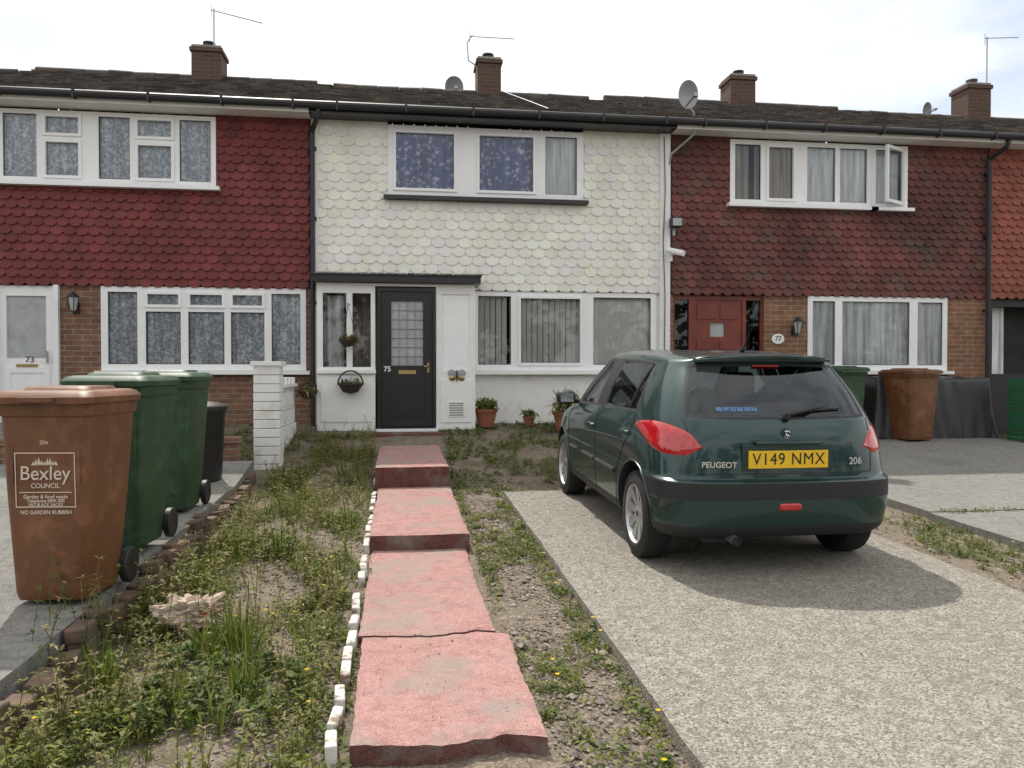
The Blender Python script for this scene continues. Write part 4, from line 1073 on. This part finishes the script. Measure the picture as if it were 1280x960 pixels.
mb=MB(); mb.tube([(0,.75,1.42),(0,.72,1.44)],.018,'trim'); mb.tube([(0,.72,1.44),(0,.42,1.78)],.004,'trim',6); addc(mb.obj('roof_aerial',smooth=True))
for s_ in (-1,1):
    mb=MB()
    secs=[]
    for t,(w,h) in zip((0,.02,.06,.10,.13),((.06,.05),(.10,.09),(.12,.125),(.11,.12),(.05,.06))):
        secs.append([Vector((s_*.89+s_*p.x*1.15, 2.50+t, .985+p.y)) for p in rrect(w*1.3,h*1.1,min(w,h)*.45,0)])
    mb.loft(secs,'trim'); mb.box(s_*.89-.06,s_*.89+.06,2.494,2.50,.945,1.025,'chrome'); mb.tube([(s_*.76,2.6,.94),(s_*.86,2.57,.965)],.022,'trim'); addc(mb.obj('door_mirror',smooth=True))
    mb=MB()
    for yy,zz in ((1.84,.80),(.86,.84)):
        h3,_=hit((s_*2,yy,zz),(-s_,0,0))
        if h3: mb.loft([[Vector((h3.x+s_*(.0),yy+p.x,zz+p.y)) for p in rrect(.19,.04,.015,0)],[Vector((h3.x+s_*.022,yy+p.x,zz+p.y)) for p in rrect(.17,.03,.012,0)]],'carpaint')
    addc(mb.obj('door_handles',smooth=True,angle=50))
mb=MB()
def cushion(cx,cy,cz,w,d,h,tilt=0,r=.05):
    T=Matrix.Translation((cx,cy,cz))@Matrix.Rotation(tilt,4,'X')
    r=min(r,w*.45,d*.45)
    mb.loft([[T@Vector((p.x,p.y,z)) for p in rrect(w*k,d*k,r*k,0)] for z,k in ((-h/2,.85),(-h/2+.03,1),(h/2-.04,1),(h/2,.8))],'seat')
for x in (-.35,.35):
    cushion(x,1.95,.45,.48,.5,.16); cushion(x,1.68,.78,.46,.14,.58,.18); cushion(x,1.58,1.15,.26,.09,.18,.1)
cushion(0,1.0,.48,1.2,.48,.16); cushion(0,.75,.76,1.2,.14,.48,.25); 
for x in (-.36,.36): cushion(x,.64,1.07,.25,.08,.13,.15)
mb.box(-.62,.62,2.45,2.95,.75,.90,'trim'); mb.box(-.6,.6,.28,.72,.88,.905,'trim'); mb.box(-.48,.48,.45,2.9,.24,.30,'trim')
mb.lathe([(.17,-.012),(.185,0),(.17,.012),(.155,0),(.17,-.012)],'trim',Matrix.Translation((.35,2.35,.92))@Matrix.Rotation(math.radians(65),4,'X'),24)
addc(mb.obj('seats_and_dashboard',smooth=True,angle=50))

# ------------------------------------------------------------------ world, sun, camera
EL=math.radians(56); AZ=math.radians(-18)
w=bpy.data.worlds.new('World'); sc.world=w; w.use_nodes=True; t=w.node_tree; bg=t.nodes['Background']
sky=N(t,'ShaderNodeTexSky'); sky.sky_type='NISHITA'; sky.sun_disc=False; sky.sun_elevation=EL; sky.sun_rotation=AZ; sky.air_density=1.2; sky.dust_density=2
tc=N(t,'ShaderNodeTexCoord'); mp=N(t,'ShaderNodeMapping'); mp.inputs['Scale'].default_value=(1,1,2.6); L(t,tc.outputs['Generated'],mp.inputs[0])
n=noi(t,2.1,7,.55,mp.outputs[0]); f=ramp(t,n,.25,.50)
n2=noi(t,4,6,.5,mp.outputs[0])
cc=mixc(t,ramp(t,n2,.3,.7),(7.5,7.5,7.6),(9.6,9.45,9.2))
o=mixc(t,f,sky.outputs[0],cc); L(t,o,bg.inputs[0]); bg.inputs[1].default_value=.15
sd=bpy.data.lights.new('sun','SUN'); sd.energy=4.3; sd.angle=math.radians(.8); sd.color=(1,.95,.87); so=bpy.data.objects.new('sun',sd); col.objects.link(so)
dirv=Vector((math.sin(AZ)*math.cos(EL),math.cos(AZ)*math.cos(EL),math.sin(EL))); so.rotation_euler=dirv.to_track_quat('Z','Y').to_euler(); so.location=dirv*40
cd=bpy.data.cameras.new('camera'); cam=bpy.data.objects.new('camera',cd); col.objects.link(cam); cd.sensor_width=36; cd.lens=28.0; cd.clip_end=2000
cam.location=(0,0,1.43); cam.rotation_euler=(math.radians(90-.86),0,math.radians(-8)); sc.camera=cam
sc.view_settings.view_transform='Standard'; sc.view_settings.look='None'; sc.view_settings.exposure=0
